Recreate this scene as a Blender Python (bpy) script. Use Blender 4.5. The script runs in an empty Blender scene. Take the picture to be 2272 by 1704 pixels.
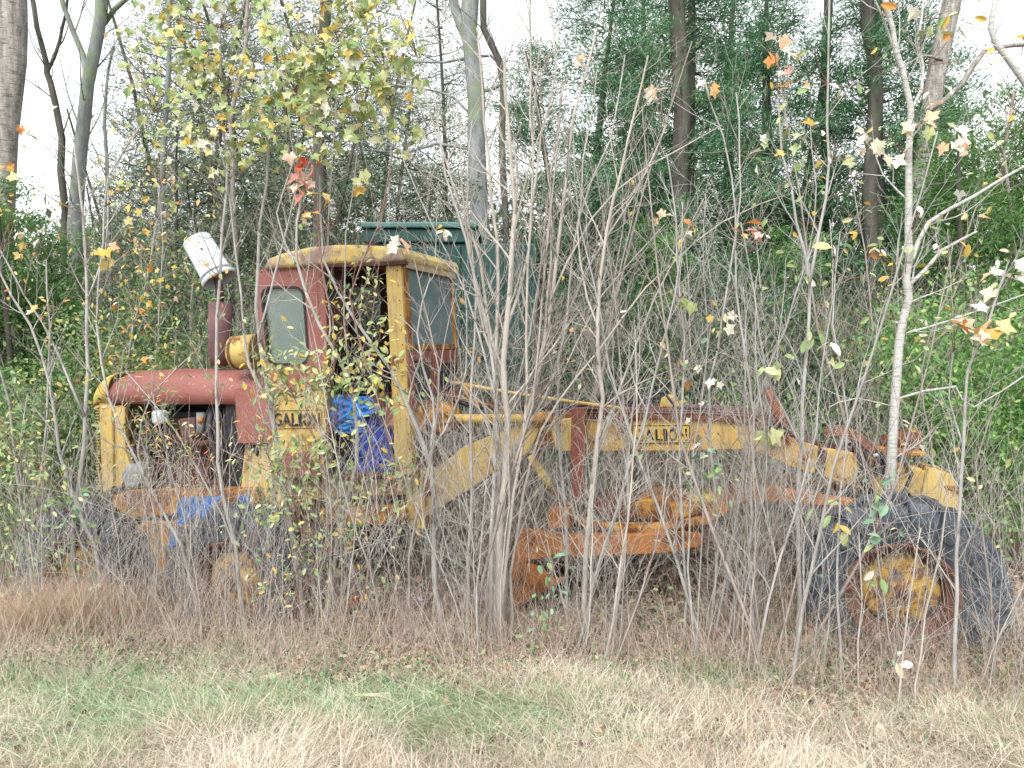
import bpy, bmesh, math, random
import numpy as np
from mathutils import Vector, Matrix, Euler
from mathutils.geometry import tessellate_polygon
R = math.radians
random.seed(7)
rng = np.random.default_rng(11)
SC = bpy.context.scene
COL = SC.collection
# ---------------------------------------------------------------- camera
F = 1767.0; CX, CY = 1136.0, 852.0
CAMZ = 2.13
PITCH = -math.atan((852 - 760) / F)
cam_d = bpy.data.cameras.new('camera'); cam_d.sensor_width = 36.0
cam_d.lens = F / 2272 * 36.0; cam_d.clip_start = 0.05; cam_d.clip_end = 3000
cam = bpy.data.objects.new('camera', cam_d); COL.objects.link(cam)
cam.location = (0, 0, CAMZ); cam.rotation_euler = (R(90) + PITCH, 0, 0)
SC.camera = cam
# ---------------------------------------------------------------- world, sun, exposure
W = bpy.data.worlds.new('World'); SC.world = W; W.use_nodes = True
nt = W.node_tree; nt.nodes.clear()
out = nt.nodes.new('ShaderNodeOutputWorld'); bg = nt.nodes.new('ShaderNodeBackground')
sky = nt.nodes.new('ShaderNodeTexSky'); sky.sky_type = 'NISHITA'; sky.sun_disc = False
SUN_EL, SUN_AZ = R(50), R(200)
sky.sun_elevation = SUN_EL; sky.sun_rotation = SUN_AZ
sky.air_density = 1.0; sky.dust_density = 1.5; sky.ozone_density = 1.0
hs = nt.nodes.new('ShaderNodeHueSaturation'); hs.inputs['Saturation'].default_value = 0.10
nt.links.new(sky.outputs[0], hs.inputs['Color']); nt.links.new(hs.outputs[0], bg.inputs['Color'])
nt.links.new(bg.outputs[0], out.inputs['Surface']); bg.inputs['Strength'].default_value = 0.15
sd = bpy.data.lights.new('sun', 'SUN'); sd.energy = 1.5; sd.angle = R(30); sd.color = (1, .97, .92)
sun = bpy.data.objects.new('sun', sd); COL.objects.link(sun)
sd_dir = Vector((math.sin(SUN_AZ) * math.cos(SUN_EL), math.cos(SUN_AZ) * math.cos(SUN_EL), math.sin(SUN_EL)))
sun.rotation_euler = sd_dir.to_track_quat('Z', 'Y').to_euler()
sun.location = (0, 0, 30)
vs = SC.view_settings; vs.view_transform = 'Standard'; vs.look = 'None'; vs.gamma = 1; vs.exposure = 1.25
vs.use_curve_mapping = False
SC.cycles.max_bounces = 6; SC.cycles.diffuse_bounces = 3; SC.cycles.glossy_bounces = 2
SC.cycles.transmission_bounces = 4; SC.cycles.transparent_max_bounces = 6
SC.cycles.use_denoising = True
# ---------------------------------------------------------------- pixel -> world
def ray(x, y):
    dx = (x - CX) / F; dz = -(y - CY) / F
    c, s = math.cos(PITCH), math.sin(PITCH)
    return Vector((dx, c - dz * s, s + dz * c))
CAM = Vector((0, 0, CAMZ))
def at(x, y, Y):
    d = ray(x, y); return CAM + d * (Y / d.y)
K = 2272 / 2212.0
GO = at(1996, 1306, 5.5)
GM = Matrix.Translation(GO) @ Matrix.Rotation(R(-16), 4, 'Z') @ Matrix.Rotation(-math.atan(.062), 4, 'Y')
GI = GM.inverted()
def uv(x, y, v):
    """pixel -> point of the grader's own frame on the plane v"""
    o = GI @ CAM; d = (GI.to_3x3() @ ray(x, y)); t = (v - o.y) / d.y
    return o + d * t
def depth(x, off=0.0):
    """world Y of the grader's near wheel plane seen at pixel column x"""
    k = (x - CX) / F
    return (5.5 + 2.68 * .287) / (1 + k * .287) + off
def smooth(a, b, x):  # also takes arrays, and a > b
    t = np.clip((x - a) / (b - a), 0, 1); return t * t * (3 - 2 * t)
def gz(X, Y):
    X = np.asarray(X, float); Y = np.asarray(Y, float)
    z = -.36 * np.clip((2.6 - X) / 6, 0, 1.3) * smooth(4.3, 7.0, Y)
    z = z + .03 * np.sin(X * 2.1 + Y * 1.3) * np.cos(Y * 1.7 - X * .6) + .015 * np.sin(X * 6.3 + 1) * np.sin(Y * 5.1)
    z = z + .05 * smooth(4.6, 5.1, Y) * (1 - smooth(5.4, 6.2, Y)) * smooth(1.2, 2.4, X)
    return z
# ---------------------------------------------------------------- scene helpers
def tag(o, label=None, cat=None, group=None, kind=None):
    if label: o['label'] = label
    if cat: o['category'] = cat
    if group: o['group'] = group
    if kind: o['kind'] = kind
    return o
def empty(name, loc, rot=(0, 0, 0)):
    o = bpy.data.objects.new(name, None); COL.objects.link(o); o.location = loc; o.rotation_euler = rot
    o.empty_display_size = .2
    return o
def link(name, me, parent=None, mat=None, loc=None, rot=None, scale=None):
    o = bpy.data.objects.new(name, me); COL.objects.link(o)
    if parent: o.parent = parent
    if mat and not me.materials: me.materials.append(mat)
    if loc is not None: o.location = loc
    if rot is not None: o.rotation_euler = rot
    if scale is not None: o.scale = (scale,) * 3 if not hasattr(scale, '__len__') else scale
    return o
def mesh_np(name, verts, faces, tint=None, smooth_=False):
    """verts (n,3); faces = list of (m,k) int arrays"""
    me = bpy.data.meshes.new(name)
    verts = np.ascontiguousarray(verts, np.float32)
    me.vertices.add(len(verts)); me.vertices.foreach_set('co', verts.ravel())
    faces = [f for f in faces if len(f)]
    nl = sum(f.size for f in faces); nf = sum(len(f) for f in faces)
    me.loops.add(nl); me.polygons.add(nf)
    me.loops.foreach_set('vertex_index', np.concatenate([f.ravel() for f in faces]).astype(np.int32))
    tot = np.concatenate([np.full(len(f), f.shape[1], np.int32) for f in faces])
    st = np.zeros(nf, np.int32); st[1:] = np.cumsum(tot)[:-1]
    me.polygons.foreach_set('loop_start', st); me.polygons.foreach_set('loop_total', tot)
    if smooth_: me.polygons.foreach_set('use_smooth', np.ones(nf, bool))
    me.update(calc_edges=True)
    if tint is not None:
        a = me.attributes.new('tint', 'FLOAT', 'POINT'); a.data.foreach_set('value', np.ascontiguousarray(tint, np.float32))
    return me
class Tubes:
    """collects curved tapered tubes, builds ONE mesh"""
    def __init__(s): s.g = {}
    def add(s, pts, rad, sides=4, tint=.5):
        s.g.setdefault((len(pts), sides), []).append((pts, rad, tint))
    def add_many(s, P, Rr, sides=3, tint=None):
        """P (m,n,3) Rr (m,n)"""
        m, n = P.shape[:2]
        if tint is None: tint = rng.random(m)
        s.g.setdefault((n, sides), []).append(('many', P, Rr, tint))
    def arrays(s):
        V, Fq, T = [], [], []; off = 0
        for (n, k), lst in s.g.items():
            Ps, Rs, Ts = [], [], []
            single = [e for e in lst if not isinstance(e[0], str)]
            if single:
                Ps.append(np.array([[tuple(p) for p in e[0]] for e in single], float))
                Rs.append(np.array([e[1] for e in single], float)); Ts.append(np.array([e[2] for e in single], float))
            for e in lst:
                if isinstance(e[0], str): Ps.append(e[1]); Rs.append(e[2]); Ts.append(np.asarray(e[3], float))
            P = np.concatenate(Ps); Rr = np.concatenate(Rs); Tt = np.concatenate(Ts)
            t = np.empty_like(P); t[:, 1:-1] = P[:, 2:] - P[:, :-2]; t[:, 0] = P[:, 1] - P[:, 0]; t[:, -1] = P[:, -1] - P[:, -2]
            t /= np.linalg.norm(t, axis=2, keepdims=True) + 1e-9
            ov = (P[:, -1] - P[:, 0]); ov /= np.linalg.norm(ov, axis=1, keepdims=True) + 1e-9
            ref = np.where(np.abs(ov[:, 2:3]) > .8, np.array([[1., 0, 0]]), np.array([[0, 0, 1.]]))
            a = np.cross(t, ref[:, None, :]); a /= np.linalg.norm(a, axis=2, keepdims=True) + 1e-9
            b = np.cross(t, a)
            ang = np.arange(k) * 2 * math.pi / k
            ring = P[:, :, None] + Rr[:, :, None, None] * (a[:, :, None] * np.cos(ang)[None, None, :, None] + b[:, :, None] * np.sin(ang)[None, None, :, None])
            m = len(P); V.append(ring.reshape(-1, 3)); T.append(np.repeat(Tt, n * k))
            base = (np.arange(m) * n * k)[:, None, None] + off
            i = np.arange(n - 1)[None, :, None] * k; j = np.arange(k)[None, None, :]; j2 = (j + 1) % k
            q = np.stack([base + i + j, base + i + j2, base + i + k + j2, base + i + k + j], -1).reshape(-1, 4)
            Fq.append(q); off += m * n * k
        return np.concatenate(V), np.concatenate(Fq), np.concatenate(T)
    def mesh(s, name='tubes'):
        V, Fq, T = s.arrays()
        return mesh_np(name, V, [Fq], T, True)
def scatter(name, tv, tf, pos, ang, scl, tint=None):
    """template verts tv (k,3), faces tf list of arrays; pos (m,3); ang = rotation matrices (m,3,3); scl (m,) or (m,3)"""
    m = len(pos); k = len(tv)
    scl = np.asarray(scl); scl = scl[:, None] if scl.ndim == 1 else scl
    v = tv[None] * scl[:, None, :]
    v = np.einsum('mij,mkj->mki', ang, v) + pos[:, None]
    fs = [(f[None] + (np.arange(m) * k)[:, None, None]).reshape(-1, f.shape[1]) for f in tf]
    if tint is None: tint = rng.random(m)
    return mesh_np(name, v.reshape(-1, 3), fs, np.repeat(tint, k), False)
def rand_rot(m, up=None):
    q = rng.normal(size=(m, 4)); q /= np.linalg.norm(q, axis=1, keepdims=True)
    w, x, y, z = q.T
    return np.stack([1 - 2 * (y * y + z * z), 2 * (x * y - z * w), 2 * (x * z + y * w), 2 * (x * y + z * w), 1 - 2 * (x * x + z * z), 2 * (y * z - x * w),
                     2 * (x * z - y * w), 2 * (y * z + x * w), 1 - 2 * (x * x + y * y)], -1).reshape(m, 3, 3)
def dir_rot(d, roll=None):
    """rotation taking +X to d (m,3), random roll"""
    d = d / (np.linalg.norm(d, axis=1, keepdims=True) + 1e-9)
    r = rng.normal(size=d.shape) if roll is None else roll
    b = np.cross(d, r); b /= np.linalg.norm(b, axis=1, keepdims=True) + 1e-9
    c = np.cross(d, b)
    return np.stack([d, b, c], -1)
# ---------------------------------------------------------------- materials
def N(nt, t, **kw):
    n = nt.nodes.new(t)
    for k, v in kw.items():
        if k in n.inputs: n.inputs[k].default_value = v
        else: setattr(n, k, v)
    return n
def base_mat(name, rough=.8, spec=.3, metal=0.0):
    m = bpy.data.materials.new(name); m.use_nodes = True; nt = m.node_tree; nt.nodes.clear()
    o = nt.nodes.new('ShaderNodeOutputMaterial'); b = nt.nodes.new('ShaderNodeBsdfPrincipled')
    b.inputs['Roughness'].default_value = rough; b.inputs['Specular IOR Level'].default_value = spec
    b.inputs['Metallic'].default_value = metal
    nt.links.new(b.outputs[0], o.inputs['Surface'])
    return m, nt, b
def c4(c): return (c[0], c[1], c[2], 1)
def ramp(nt, stops, interp='LINEAR'):
    r = nt.nodes.new('ShaderNodeValToRGB'); cr = r.color_ramp; cr.interpolation = interp
    while len(cr.elements) < len(stops): cr.elements.new(.5)
    for e, (p, c) in zip(cr.elements, stops): e.position = p; e.color = c4(c) if hasattr(c, '__len__') else (c, c, c, 1)
    return r
def noise(nt, scale, detail=6, rough=.6, coord='Object', stretch=None, dist=0.0):
    tc = nt.nodes.new('ShaderNodeTexCoord'); n = N(nt, 'ShaderNodeTexNoise')
    n.inputs['Scale'].default_value = scale; n.inputs['Detail'].default_value = detail; n.inputs['Roughness'].default_value = rough
    n.inputs['Distortion'].default_value = dist
    src = tc.outputs[coord]
    if stretch:
        mp = nt.nodes.new('ShaderNodeMapping'); mp.inputs['Scale'].default_value = stretch
        nt.links.new(src, mp.inputs[0]); src = mp.outputs[0]
    nt.links.new(src, n.inputs['Vector'])
    return n
def mixc(nt, fac, a, b):
    m = nt.nodes.new('ShaderNodeMix'); m.data_type = 'RGBA'
    for s, v in ((m.inputs[0], fac), (m.inputs[6], a), (m.inputs[7], b)):
        if hasattr(v, 'links'): nt.links.new(v, s)
        else: s.default_value = v if not hasattr(v, '__len__') else c4(v)
    return m.outputs[2]
def bump(nt, b, h, strength=.3, dist=.01):
    bp = N(nt, 'ShaderNodeBump'); bp.inputs['Strength'].default_value = strength; bp.inputs['Distance'].default_value = dist
    nt.links.new(h, bp.inputs['Height']); nt.links.new(bp.outputs[0], b.inputs['Normal'])
def paint(name, col, col2, rust=(.12, .045, .02), amount=.5, rough=.55, rust2=(.22, .085, .03), chips=None, scale=3.0):
    m, nt, b = base_mat(name, rough, .35)
    n0 = noise(nt, 1.7, 4); r0 = ramp(nt, [(.35, 0), (.65, 1)]); nt.links.new(n0.outputs[0], r0.inputs[0])
    c = mixc(nt, r0.outputs[0], col, col2)
    if chips:
        nc = noise(nt, 26, 5, .7); rc = ramp(nt, [(.62, 0), (.66, 1)]); nt.links.new(nc.outputs[0], rc.inputs[0])
        nc2 = noise(nt, 5, 3, .5); rc2 = ramp(nt, [(.48, 0), (.62, 1)]); nt.links.new(nc2.outputs[0], rc2.inputs[0])
        mm = N(nt, 'ShaderNodeMath', operation='MULTIPLY'); nt.links.new(rc.outputs[0], mm.inputs[0]); nt.links.new(rc2.outputs[0], mm.inputs[1])
        c = mixc(nt, mm.outputs[0], c, chips)
    nr = noise(nt, scale, 10, .68, dist=.3); rr = ramp(nt, [(.60 - amount * .22, 0), (.66 - amount * .16, 1)]); nt.links.new(nr.outputs[0], rr.inputs[0])
    nr2 = noise(nt, 11, 6, .6); cc = ramp(nt, [(.3, rust), (.7, rust2)]); nt.links.new(nr2.outputs[0], cc.inputs[0])
    c = mixc(nt, rr.outputs[0], c, cc.outputs[0])
    ns = noise(nt, 5, 5, .6, stretch=(6, 6, .5)); rs = ramp(nt, [(.5, 0), (.75, .55)]); nt.links.new(ns.outputs[0], rs.inputs[0])
    c = mixc(nt, rs.outputs[0], c, rust2)
    nt.links.new(c, b.inputs['Base Color'])
    ro = ramp(nt, [(0, rough), (1, .9)]); nt.links.new(rr.outputs[0], ro.inputs[0]); nt.links.new(ro.outputs[0], b.inputs['Roughness'])
    nb = noise(nt, 60, 4, .7); bump(nt, b, nb.outputs[0], .25, .004)
    return m
def plain(name, a, b_, scale=8, rough=.8, stretch=None, spec=.3, bmp=.2, metal=0.0, det=5):
    m, nt, b = base_mat(name, rough, spec, metal)
    n = noise(nt, scale, det, .62, stretch=stretch); r = ramp(nt, [(.32, a), (.68, b_)]); nt.links.new(n.outputs[0], r.inputs[0])
    nt.links.new(r.outputs[0], b.inputs['Base Color'])
    if bmp: bump(nt, b, n.outputs[0], bmp, .006)
    return m
def leafmat(name, stops, trans=.35, rough=.55, tint=True):
    m, nt, b = base_mat(name, rough, .25)
    r = ramp(nt, stops)
    if tint:
        a = N(nt, 'ShaderNodeAttribute', attribute_name='tint'); nt.links.new(a.outputs['Fac'], r.inputs[0])
    else:
        oi = nt.nodes.new('ShaderNodeObjectInfo'); nn = noise(nt, 22, 3); ad = N(nt, 'ShaderNodeMath', operation='MULTIPLY_ADD')
        ad.inputs[1].default_value = .7; ad.inputs[2].default_value = -.25
        nt.links.new(nn.outputs[0], ad.inputs[0])
        a2 = N(nt, 'ShaderNodeMath', operation='ADD'); nt.links.new(ad.outputs[0], a2.inputs[0]); nt.links.new(oi.outputs['Random'], a2.inputs[1])
        nt.links.new(a2.outputs[0], r.inputs[0])
    nt.links.new(r.outputs[0], b.inputs['Base Color'])
    t = nt.nodes.new('ShaderNodeBsdfTranslucent'); nt.links.new(r.outputs[0], t.inputs['Color'])
    mx = nt.nodes.new('ShaderNodeMixShader'); mx.inputs[0].default_value = trans
    o = [n for n in nt.nodes if n.type == 'OUTPUT_MATERIAL'][0]
    nt.links.new(b.outputs[0], mx.inputs[1]); nt.links.new(t.outputs[0], mx.inputs[2]); nt.links.new(mx.outputs[0], o.inputs['Surface'])
    return m
def barkmat(name, a, b_, scale=14, stretch=(1, 1, .35), band=None, moss=None):
    m, nt, b = base_mat(name, .9, .15)
    n = noise(nt, scale, 8, .7, stretch=stretch); r = ramp(nt, [(.3, a), (.7, b_)]); nt.links.new(n.outputs[0], r.inputs[0])
    c = r.outputs[0]
    if band:
        nb = noise(nt, 9, 4, .6, stretch=(1, 1, 7)); rb = ramp(nt, [(.52, 0), (.66, .8)]); nt.links.new(nb.outputs[0], rb.inputs[0])
        c = mixc(nt, rb.outputs[0], c, band)
    if moss:
        nm = noise(nt, 2.5, 5, .6); rm = ramp(nt, [(.5, 0), (.62, .7)]); nt.links.new(nm.outputs[0], rm.inputs[0]); c = mixc(nt, rm.outputs[0], c, moss)
    nt.links.new(c, b.inputs['Base Color']); bump(nt, b, n.outputs[0], .5, .01)
    return m
# ---------------------------------------------------------------- the grader
YEL = paint('weathered_yellow_paint', (.46, .33, .10), (.54, .40, .14), amount=.24)
YELR = paint('rusty_yellow_paint', (.50, .27, .04), (.42, .20, .035), amount=.75, scale=4.5)
ORG = paint('orange_rusted_paint', (.48, .20, .05), (.36, .13, .04), amount=.5, rust=(.13, .05, .025))
REDP = paint('faded_red_primer', (.29, .115, .10), (.23, .08, .068), rust=(.16, .05, .035), amount=.12, rust2=(.26, .10, .07), chips=(.45, .42, .42))
ROOFM = paint('sun_bleached_yellow_roof', (.62, .50, .20), (.55, .40, .10), rust=(.26, .18, .16), amount=.55, rust2=(.34, .25, .21), scale=2.2)
RUST = plain('brown_rust', (.09, .035, .022), (.22, .085, .045), 12)
RUSTD = plain('dark_rust', (.045, .022, .018), (.12, .05, .035), 10)
RIMR = plain('red_brown_rim_rust', (.10, .045, .035), (.23, .12, .09), 14)
BLK = plain('greasy_black', (.012, .012, .014), (.035, .032, .035), 9, .6)
MAR = plain('maroon_pipe_rust', (.10, .055, .06), (.17, .09, .09), 7)
GREYM = plain('dull_grey_metal', (.16, .17, .18), (.32, .33, .34), 16, .7)
WHT = plain('white_plastic', (.36, .40, .42), (.66, .71, .77), 3, .6, bmp=.1, det=8)
JUG = plain('pale_plastic_can', (.50, .58, .60), (.62, .68, .70), 10, .5)
HOSE = plain('black_hose', (.03, .028, .035), (.07, .06, .07), 20, .6)
TUBEM = plain('brown_hydraulic_tube', (.12, .07, .065), (.22, .13, .12), 18)
LETT = plain('black_lettering', (.015, .015, .015), (.03, .03, .03), 20, .7, bmp=0)
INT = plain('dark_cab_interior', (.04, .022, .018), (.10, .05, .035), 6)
# tyre rubber, a bluish weathered grey
m_, nt_, b_ = base_mat('weathered_tyre_rubber', .62, .4)
n_ = noise(nt_, 5, 8, .65); r_ = ramp(nt_, [(.3, (.035, .045, .060)), (.55, (.070, .086, .108)), (.68, (.13, .14, .15)), (.8, (.22, .19, .16))]); nt_.links.new(n_.outputs[0], r_.inputs[0])
nt_.links.new(r_.outputs[0], b_.inputs['Base Color']); n2_ = noise(nt_, 40, 5, .6); bump(nt_, b_, n2_.outputs[0], .25, .004); RUB = m_
# mottled disc
m_, nt_, b_ = base_mat('mottled_yellow_wheel_disc', .6, .3)
n_ = noise(nt_, 11, 8, .7, dist=.6); r_ = ramp(nt_, [(.40, (.14, .13, .13)), (.47, (.25, .13, .06)), (.52, (.50, .32, .07)), (.75, (.56, .38, .09))]); nt_.links.new(n_.outputs[0], r_.inputs[0])
nt_.links.new(r_.outputs[0], b_.inputs['Base Color']); bump(nt_, b_, n_.outputs[0], .5, .01); DISC = m_
# tarp
m_, nt_, b_ = base_mat('blue_tarpaulin', .4, .5)
n_ = noise(nt_, 6, 4); r_ = ramp(nt_, [(.3, (.02, .13, .46)), (.7, (.05, .28, .70))]); nt_.links.new(n_.outputs[0], r_.inputs[0]); nt_.links.new(r_.outputs[0], b_.inputs['Base Color'])
wv = noise(nt_, 14, 4, .6, stretch=(3, 3, 1)); bump(nt_, b_, wv.outputs[0], .8, .03); TARP = m_
def glassmat(name, tintc, alpha, rough=.12):
    """pane: partly see-through coloured film over a reflecting sheet"""
    m, nt, b = base_mat(name, rough, .9)
    n = noise(nt, 3, 5); r = ramp(nt, [(.3, tuple(c * .8 for c in tintc)), (.7, tintc)]); nt.links.new(n.outputs[0], r.inputs[0]); nt.links.new(r.outputs[0], b.inputs['Base Color'])
    t = nt.nodes.new('ShaderNodeBsdfTransparent'); t.inputs[0].default_value = (.85, .93, .92, 1)
    mx = nt.nodes.new('ShaderNodeMixShader'); mx.inputs[0].default_value = alpha
    o = [x for x in nt.nodes if x.type == 'OUTPUT_MATERIAL'][0]
    nt.links.new(t.outputs[0], mx.inputs[1]); nt.links.new(b.outputs[0], mx.inputs[2]); nt.links.new(mx.outputs[0], o.inputs['Surface'])
    return m
GLASS = glassmat('dusty_green_glass', (.28, .35, .31), .5, .2)
GLASSF = glassmat('windscreen_glass', (.24, .32, .36), .7, .05)  # pale blue base stands in for bright reflections on the windscreen
GLASSD = glassmat('dark_lower_glass', (.10, .12, .12), .75, .1)

grader = empty('motor_grader', (0, 0, 0)); grader.matrix_world = GM
tag(grader, 'abandoned yellow road grader with faded red cab and hood, overgrown by saplings', 'grader')
def bev(o, w, seg=2):
    m = o.modifiers.new('bevel', 'BEVEL'); m.width = w; m.segments = seg; m.limit_method = 'ANGLE'; m.angle_limit = R(35)
    return o
def prism_l(name, poly, y0, y1, mat, hole=None, parent=None, b=.006, smooth_=False):
    """poly = list of (u,w) at plane y0, extruded to plane y1 (local frame)"""
    loops = [[Vector((p[0], p[1], 0)) for p in poly]]
    if hole: loops.append([Vector((p[0], p[1], 0)) for p in hole])
    tris = tessellate_polygon(loops)
    flat = [p for l in loops for p in l]; n = len(flat)
    bm = bmesh.new()
    A = [bm.verts.new((p.x, y0, p.y)) for p in flat]; B = [bm.verts.new((p.x, y1, p.y)) for p in flat]
    for t in tris:
        for L, tt in ((A, t), (B, t[::-1])):
            try: bm.faces.new([L[i] for i in tt])
            except ValueError: pass
    s = 0
    for l in loops:
        m = len(l)
        for i in range(m):
            j = (i + 1) % m
            try: bm.faces.new([A[s + i], A[s + j], B[s + j], B[s + i]])
            except ValueError: pass
        s += m
    bmesh.ops.recalc_face_normals(bm, faces=bm.faces)
    if len(loops) == 1: bmesh.ops.dissolve_limit(bm, angle_limit=.01, verts=bm.verts, edges=bm.edges)
    me = bpy.data.meshes.new(name); bm.to_mesh(me); bm.free()
    o = link(name, me, parent or grader, mat)
    if b: bev(o, b)
    return o
def prism(name, px, v0, v1, mat, hole=None, parent=None, b=.006, vt=None):
    vt = v0 if vt is None else vt
    f = lambda L: [(q.x, q.z) for q in (uv(x, y, vt) for x, y in L)]
    return prism_l(name, f(px), v0, v1, mat, f(hole) if hole else None, parent, b)
def tube_l(name, pts, r, mat, parent=None, sides=12, caps=True):
    pts = [Vector(p) for p in pts]; rr = r if hasattr(r, '__len__') else [r] * len(pts)
    T = Tubes(); T.add(pts, rr, sides); V, Fq, _ = T.arrays()
    fs = [Fq]
    if caps:
        n = len(pts); fs.append(np.array([list(range(sides))[::-1], list(range((n - 1) * sides, n * sides))]))
    me = mesh_np(name, V, fs, None, True)
    me.polygons.foreach_set('use_smooth', np.array([True] * len(Fq) + [False] * (2 if caps else 0)))
    return link(name, me, parent or grader, mat)
def tube(name, px, r, mat, parent=None, sides=12):
    return tube_l(name, [uv(*p) for p in px], r, mat, parent, sides)
def box_l(name, lo, hi, mat, parent=None, b=.005):
    x0, y0, z0 = lo; x1, y1, z1 = hi
    return prism_l(name, [(x0, z0), (x1, z0), (x1, z1), (x0, z1)], y0, y1, mat, None, parent, b)
def rrect(x0, y0, x1, y1, r, n=5, sk=(0, 0, 0, 0)):
    """rounded rectangle in pixels; sk shifts the corners tl,tr,br,bl in x"""
    P = []
    for cx, cy, a0, s in ((x1 - r, y0 + r, -90, sk[1]), (x1 - r, y1 - r, 0, sk[2]), (x0 + r, y1 - r, 90, sk[3]), (x0 + r, y0 + r, 180, sk[0])):
        for i in range(n + 1):
            a = R(a0 + 90 * i / n); P.append((cx + r * math.cos(a) + s, cy + r * math.sin(a)))
    return P
# -- wheels
def lathe(name, prof, mat, parent, n=64, sm=True):
    """prof = (radius, y) pairs, revolved round the Y axis"""
    a = np.arange(n) * 2 * math.pi / n; pr = np.array(prof)
    V = np.stack([pr[:, 0, None] * np.cos(a), np.repeat(pr[:, 1, None], n, 1), pr[:, 0, None] * np.sin(a)], -1).reshape(-1, 3)
    k = len(prof); i = np.arange(k - 1)[:, None] * n; j = np.arange(n)[None]; j2 = (j + 1) % n
    q = np.stack([i + j, i + j2, i + n + j2, i + n + j], -1).reshape(-1, 4)
    return link(name, mesh_np(name, V, [q], None, sm), parent, mat)
RT = .655; TW = .17
def make_wheel(name, c, steer=0, tilt=0, mud=False):
    w = empty(name, c, (tilt, 0, steer)); w.parent = grader
    tyre = lathe('tyre', [(.335, -.12), (.36, -.145), (.43, -.165), (.52, -.17), (.585, -.155), (.615, -.13), (.625, 0), (.615, .13), (.585, .155), (.52, .17), (.43, .165), (.36, .145), (.335, .12)], RUB, w)
    # lugs: long diagonal bars that wrap over the shoulder down the sidewall
    bm = bmesh.new()
    nl = 19
    for sgn in (-1, 1):
        for i in range(nl):
            a0 = (i + (.5 if sgn > 0 else 0)) * 2 * math.pi / nl
            prof = [(.47, .172, -.01), (.54, .186, .005), (.61, .176, .03), (RT + .008, .140, .06), (RT + .014, .06, .14), (RT + .015, .0, .22)]
            wd = [.10, .125, .135, .12, .08, .06]
            depth_ = [.012, .04, .055, .06, .05, .05]
            prev = None
            for (r, y, da), wdt, dp in zip(prof, wd, depth_):
                ang = a0 + da; h = wdt / 2 / r
                ny = min(1, max(0, (y - .09) / .08)); 
                ri = r - dp * (1 - .6 * ny); yi = y - .035 * ny
                q = [bm.verts.new((rr * math.cos(ang + s * h), sgn * yy, rr * math.sin(ang + s * h))) for rr, yy, s in ((r, y + .012 * ny, -1), (r, y + .012 * ny, 1), (ri, yi, 1.15), (ri, yi, -1.15))]
                if prev:
                    for e in range(4):
                        bm.faces.new([prev[e], prev[(e + 1) % 4], q[(e + 1) % 4], q[e]])
                else: bm.faces.new(q)
                prev = q
            bm.faces.new(prev[::-1])
    bmesh.ops.recalc_face_normals(bm, faces=bm.faces)
    me = bpy.data.meshes.new('tread_lugs'); bm.to_mesh(me); bm.free()
    lg = link('tread_lugs', me, tyre, RUB); lg['kind'] = 'stuff'; bev(lg, .008, 2)
    lathe('rim', [(.26, .02), (.27, -.04), (.29, -.085), (.315, -.10), (.325, -.125), (.345, -.15), (.362, -.158), (.368, -.15), (.35, -.12), (.345, .12), (.36, .15), (.30, .10), (.26, .06)], RIMR, w)
    lathe('disc', [(.0, -.06), (.05, -.06), (.09, -.055), (.12, -.035), (.20, -.045), (.245, -.03), (.258, 0), (.262, .02), (.2, .03), (0, .03)], DISC, w, 48)
    lathe('hub', [(0, -.105), (.035, -.103), (.046, -.09), (.05, -.055)], RUST, w, 20)
    for i in range(8):
        a = i * math.pi / 4 + .2
        nb = bpy.data.meshes.get('nut_mesh')
        if not nb:
            T = Tubes(); T.add([(0, 0, 0), (0, -.025, 0)], [.014, .013], 6); V, Fq, _ = T.arrays(); nb = mesh_np('nut_mesh', V, [Fq, np.array([[6, 7, 8, 9, 10, 11]])]); nb.materials.append(RUST)
        link('nut', nb, w, None, (.16 * math.cos(a), -.038, .16 * math.sin(a)))
    return w
make_wheel('wheel', (0, 0, 0), R(-4), R(3))
fw = make_wheel('wheel', (0, 2.1, -.12), R(-4), R(3))
def axle_at(x, y): q = uv(x, y, 0); return (q.x, 0, q.z)
A1 = axle_at(526, 1284); A2 = axle_at(190, 1272)
for A in (A1, A2):
    make_wheel('wheel', A); make_wheel('wheel', (A[0], 2.1, A[2]))
# -- tandem case
def tandem(v):
    zc = (A1[2] + A2[2]) / 2
    P = [(A2[0] - .3, A2[2] - .12), (A1[0] + .3, A1[2] - .12), (A1[0] + .32, A1[2] + .1), ((A1[0] + A2[0]) / 2 + .35, zc + .42), ((A1[0] + A2[0]) / 2 - .35, zc + .44), (A2[0] - .32, A2[2] + .1)]
    return prism_l('tandem_case', P, v + .2, v + .42, YELR, b=.02)
tandem(0.0); tandem(1.48)
tube_l('rear_axle', [((A1[0] + A2[0]) / 2, .3, (A1[2] + A2[2]) / 2), ((A1[0] + A2[0]) / 2, 1.8, (A1[2] + A2[2]) / 2)], .14, RUSTD)
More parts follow.
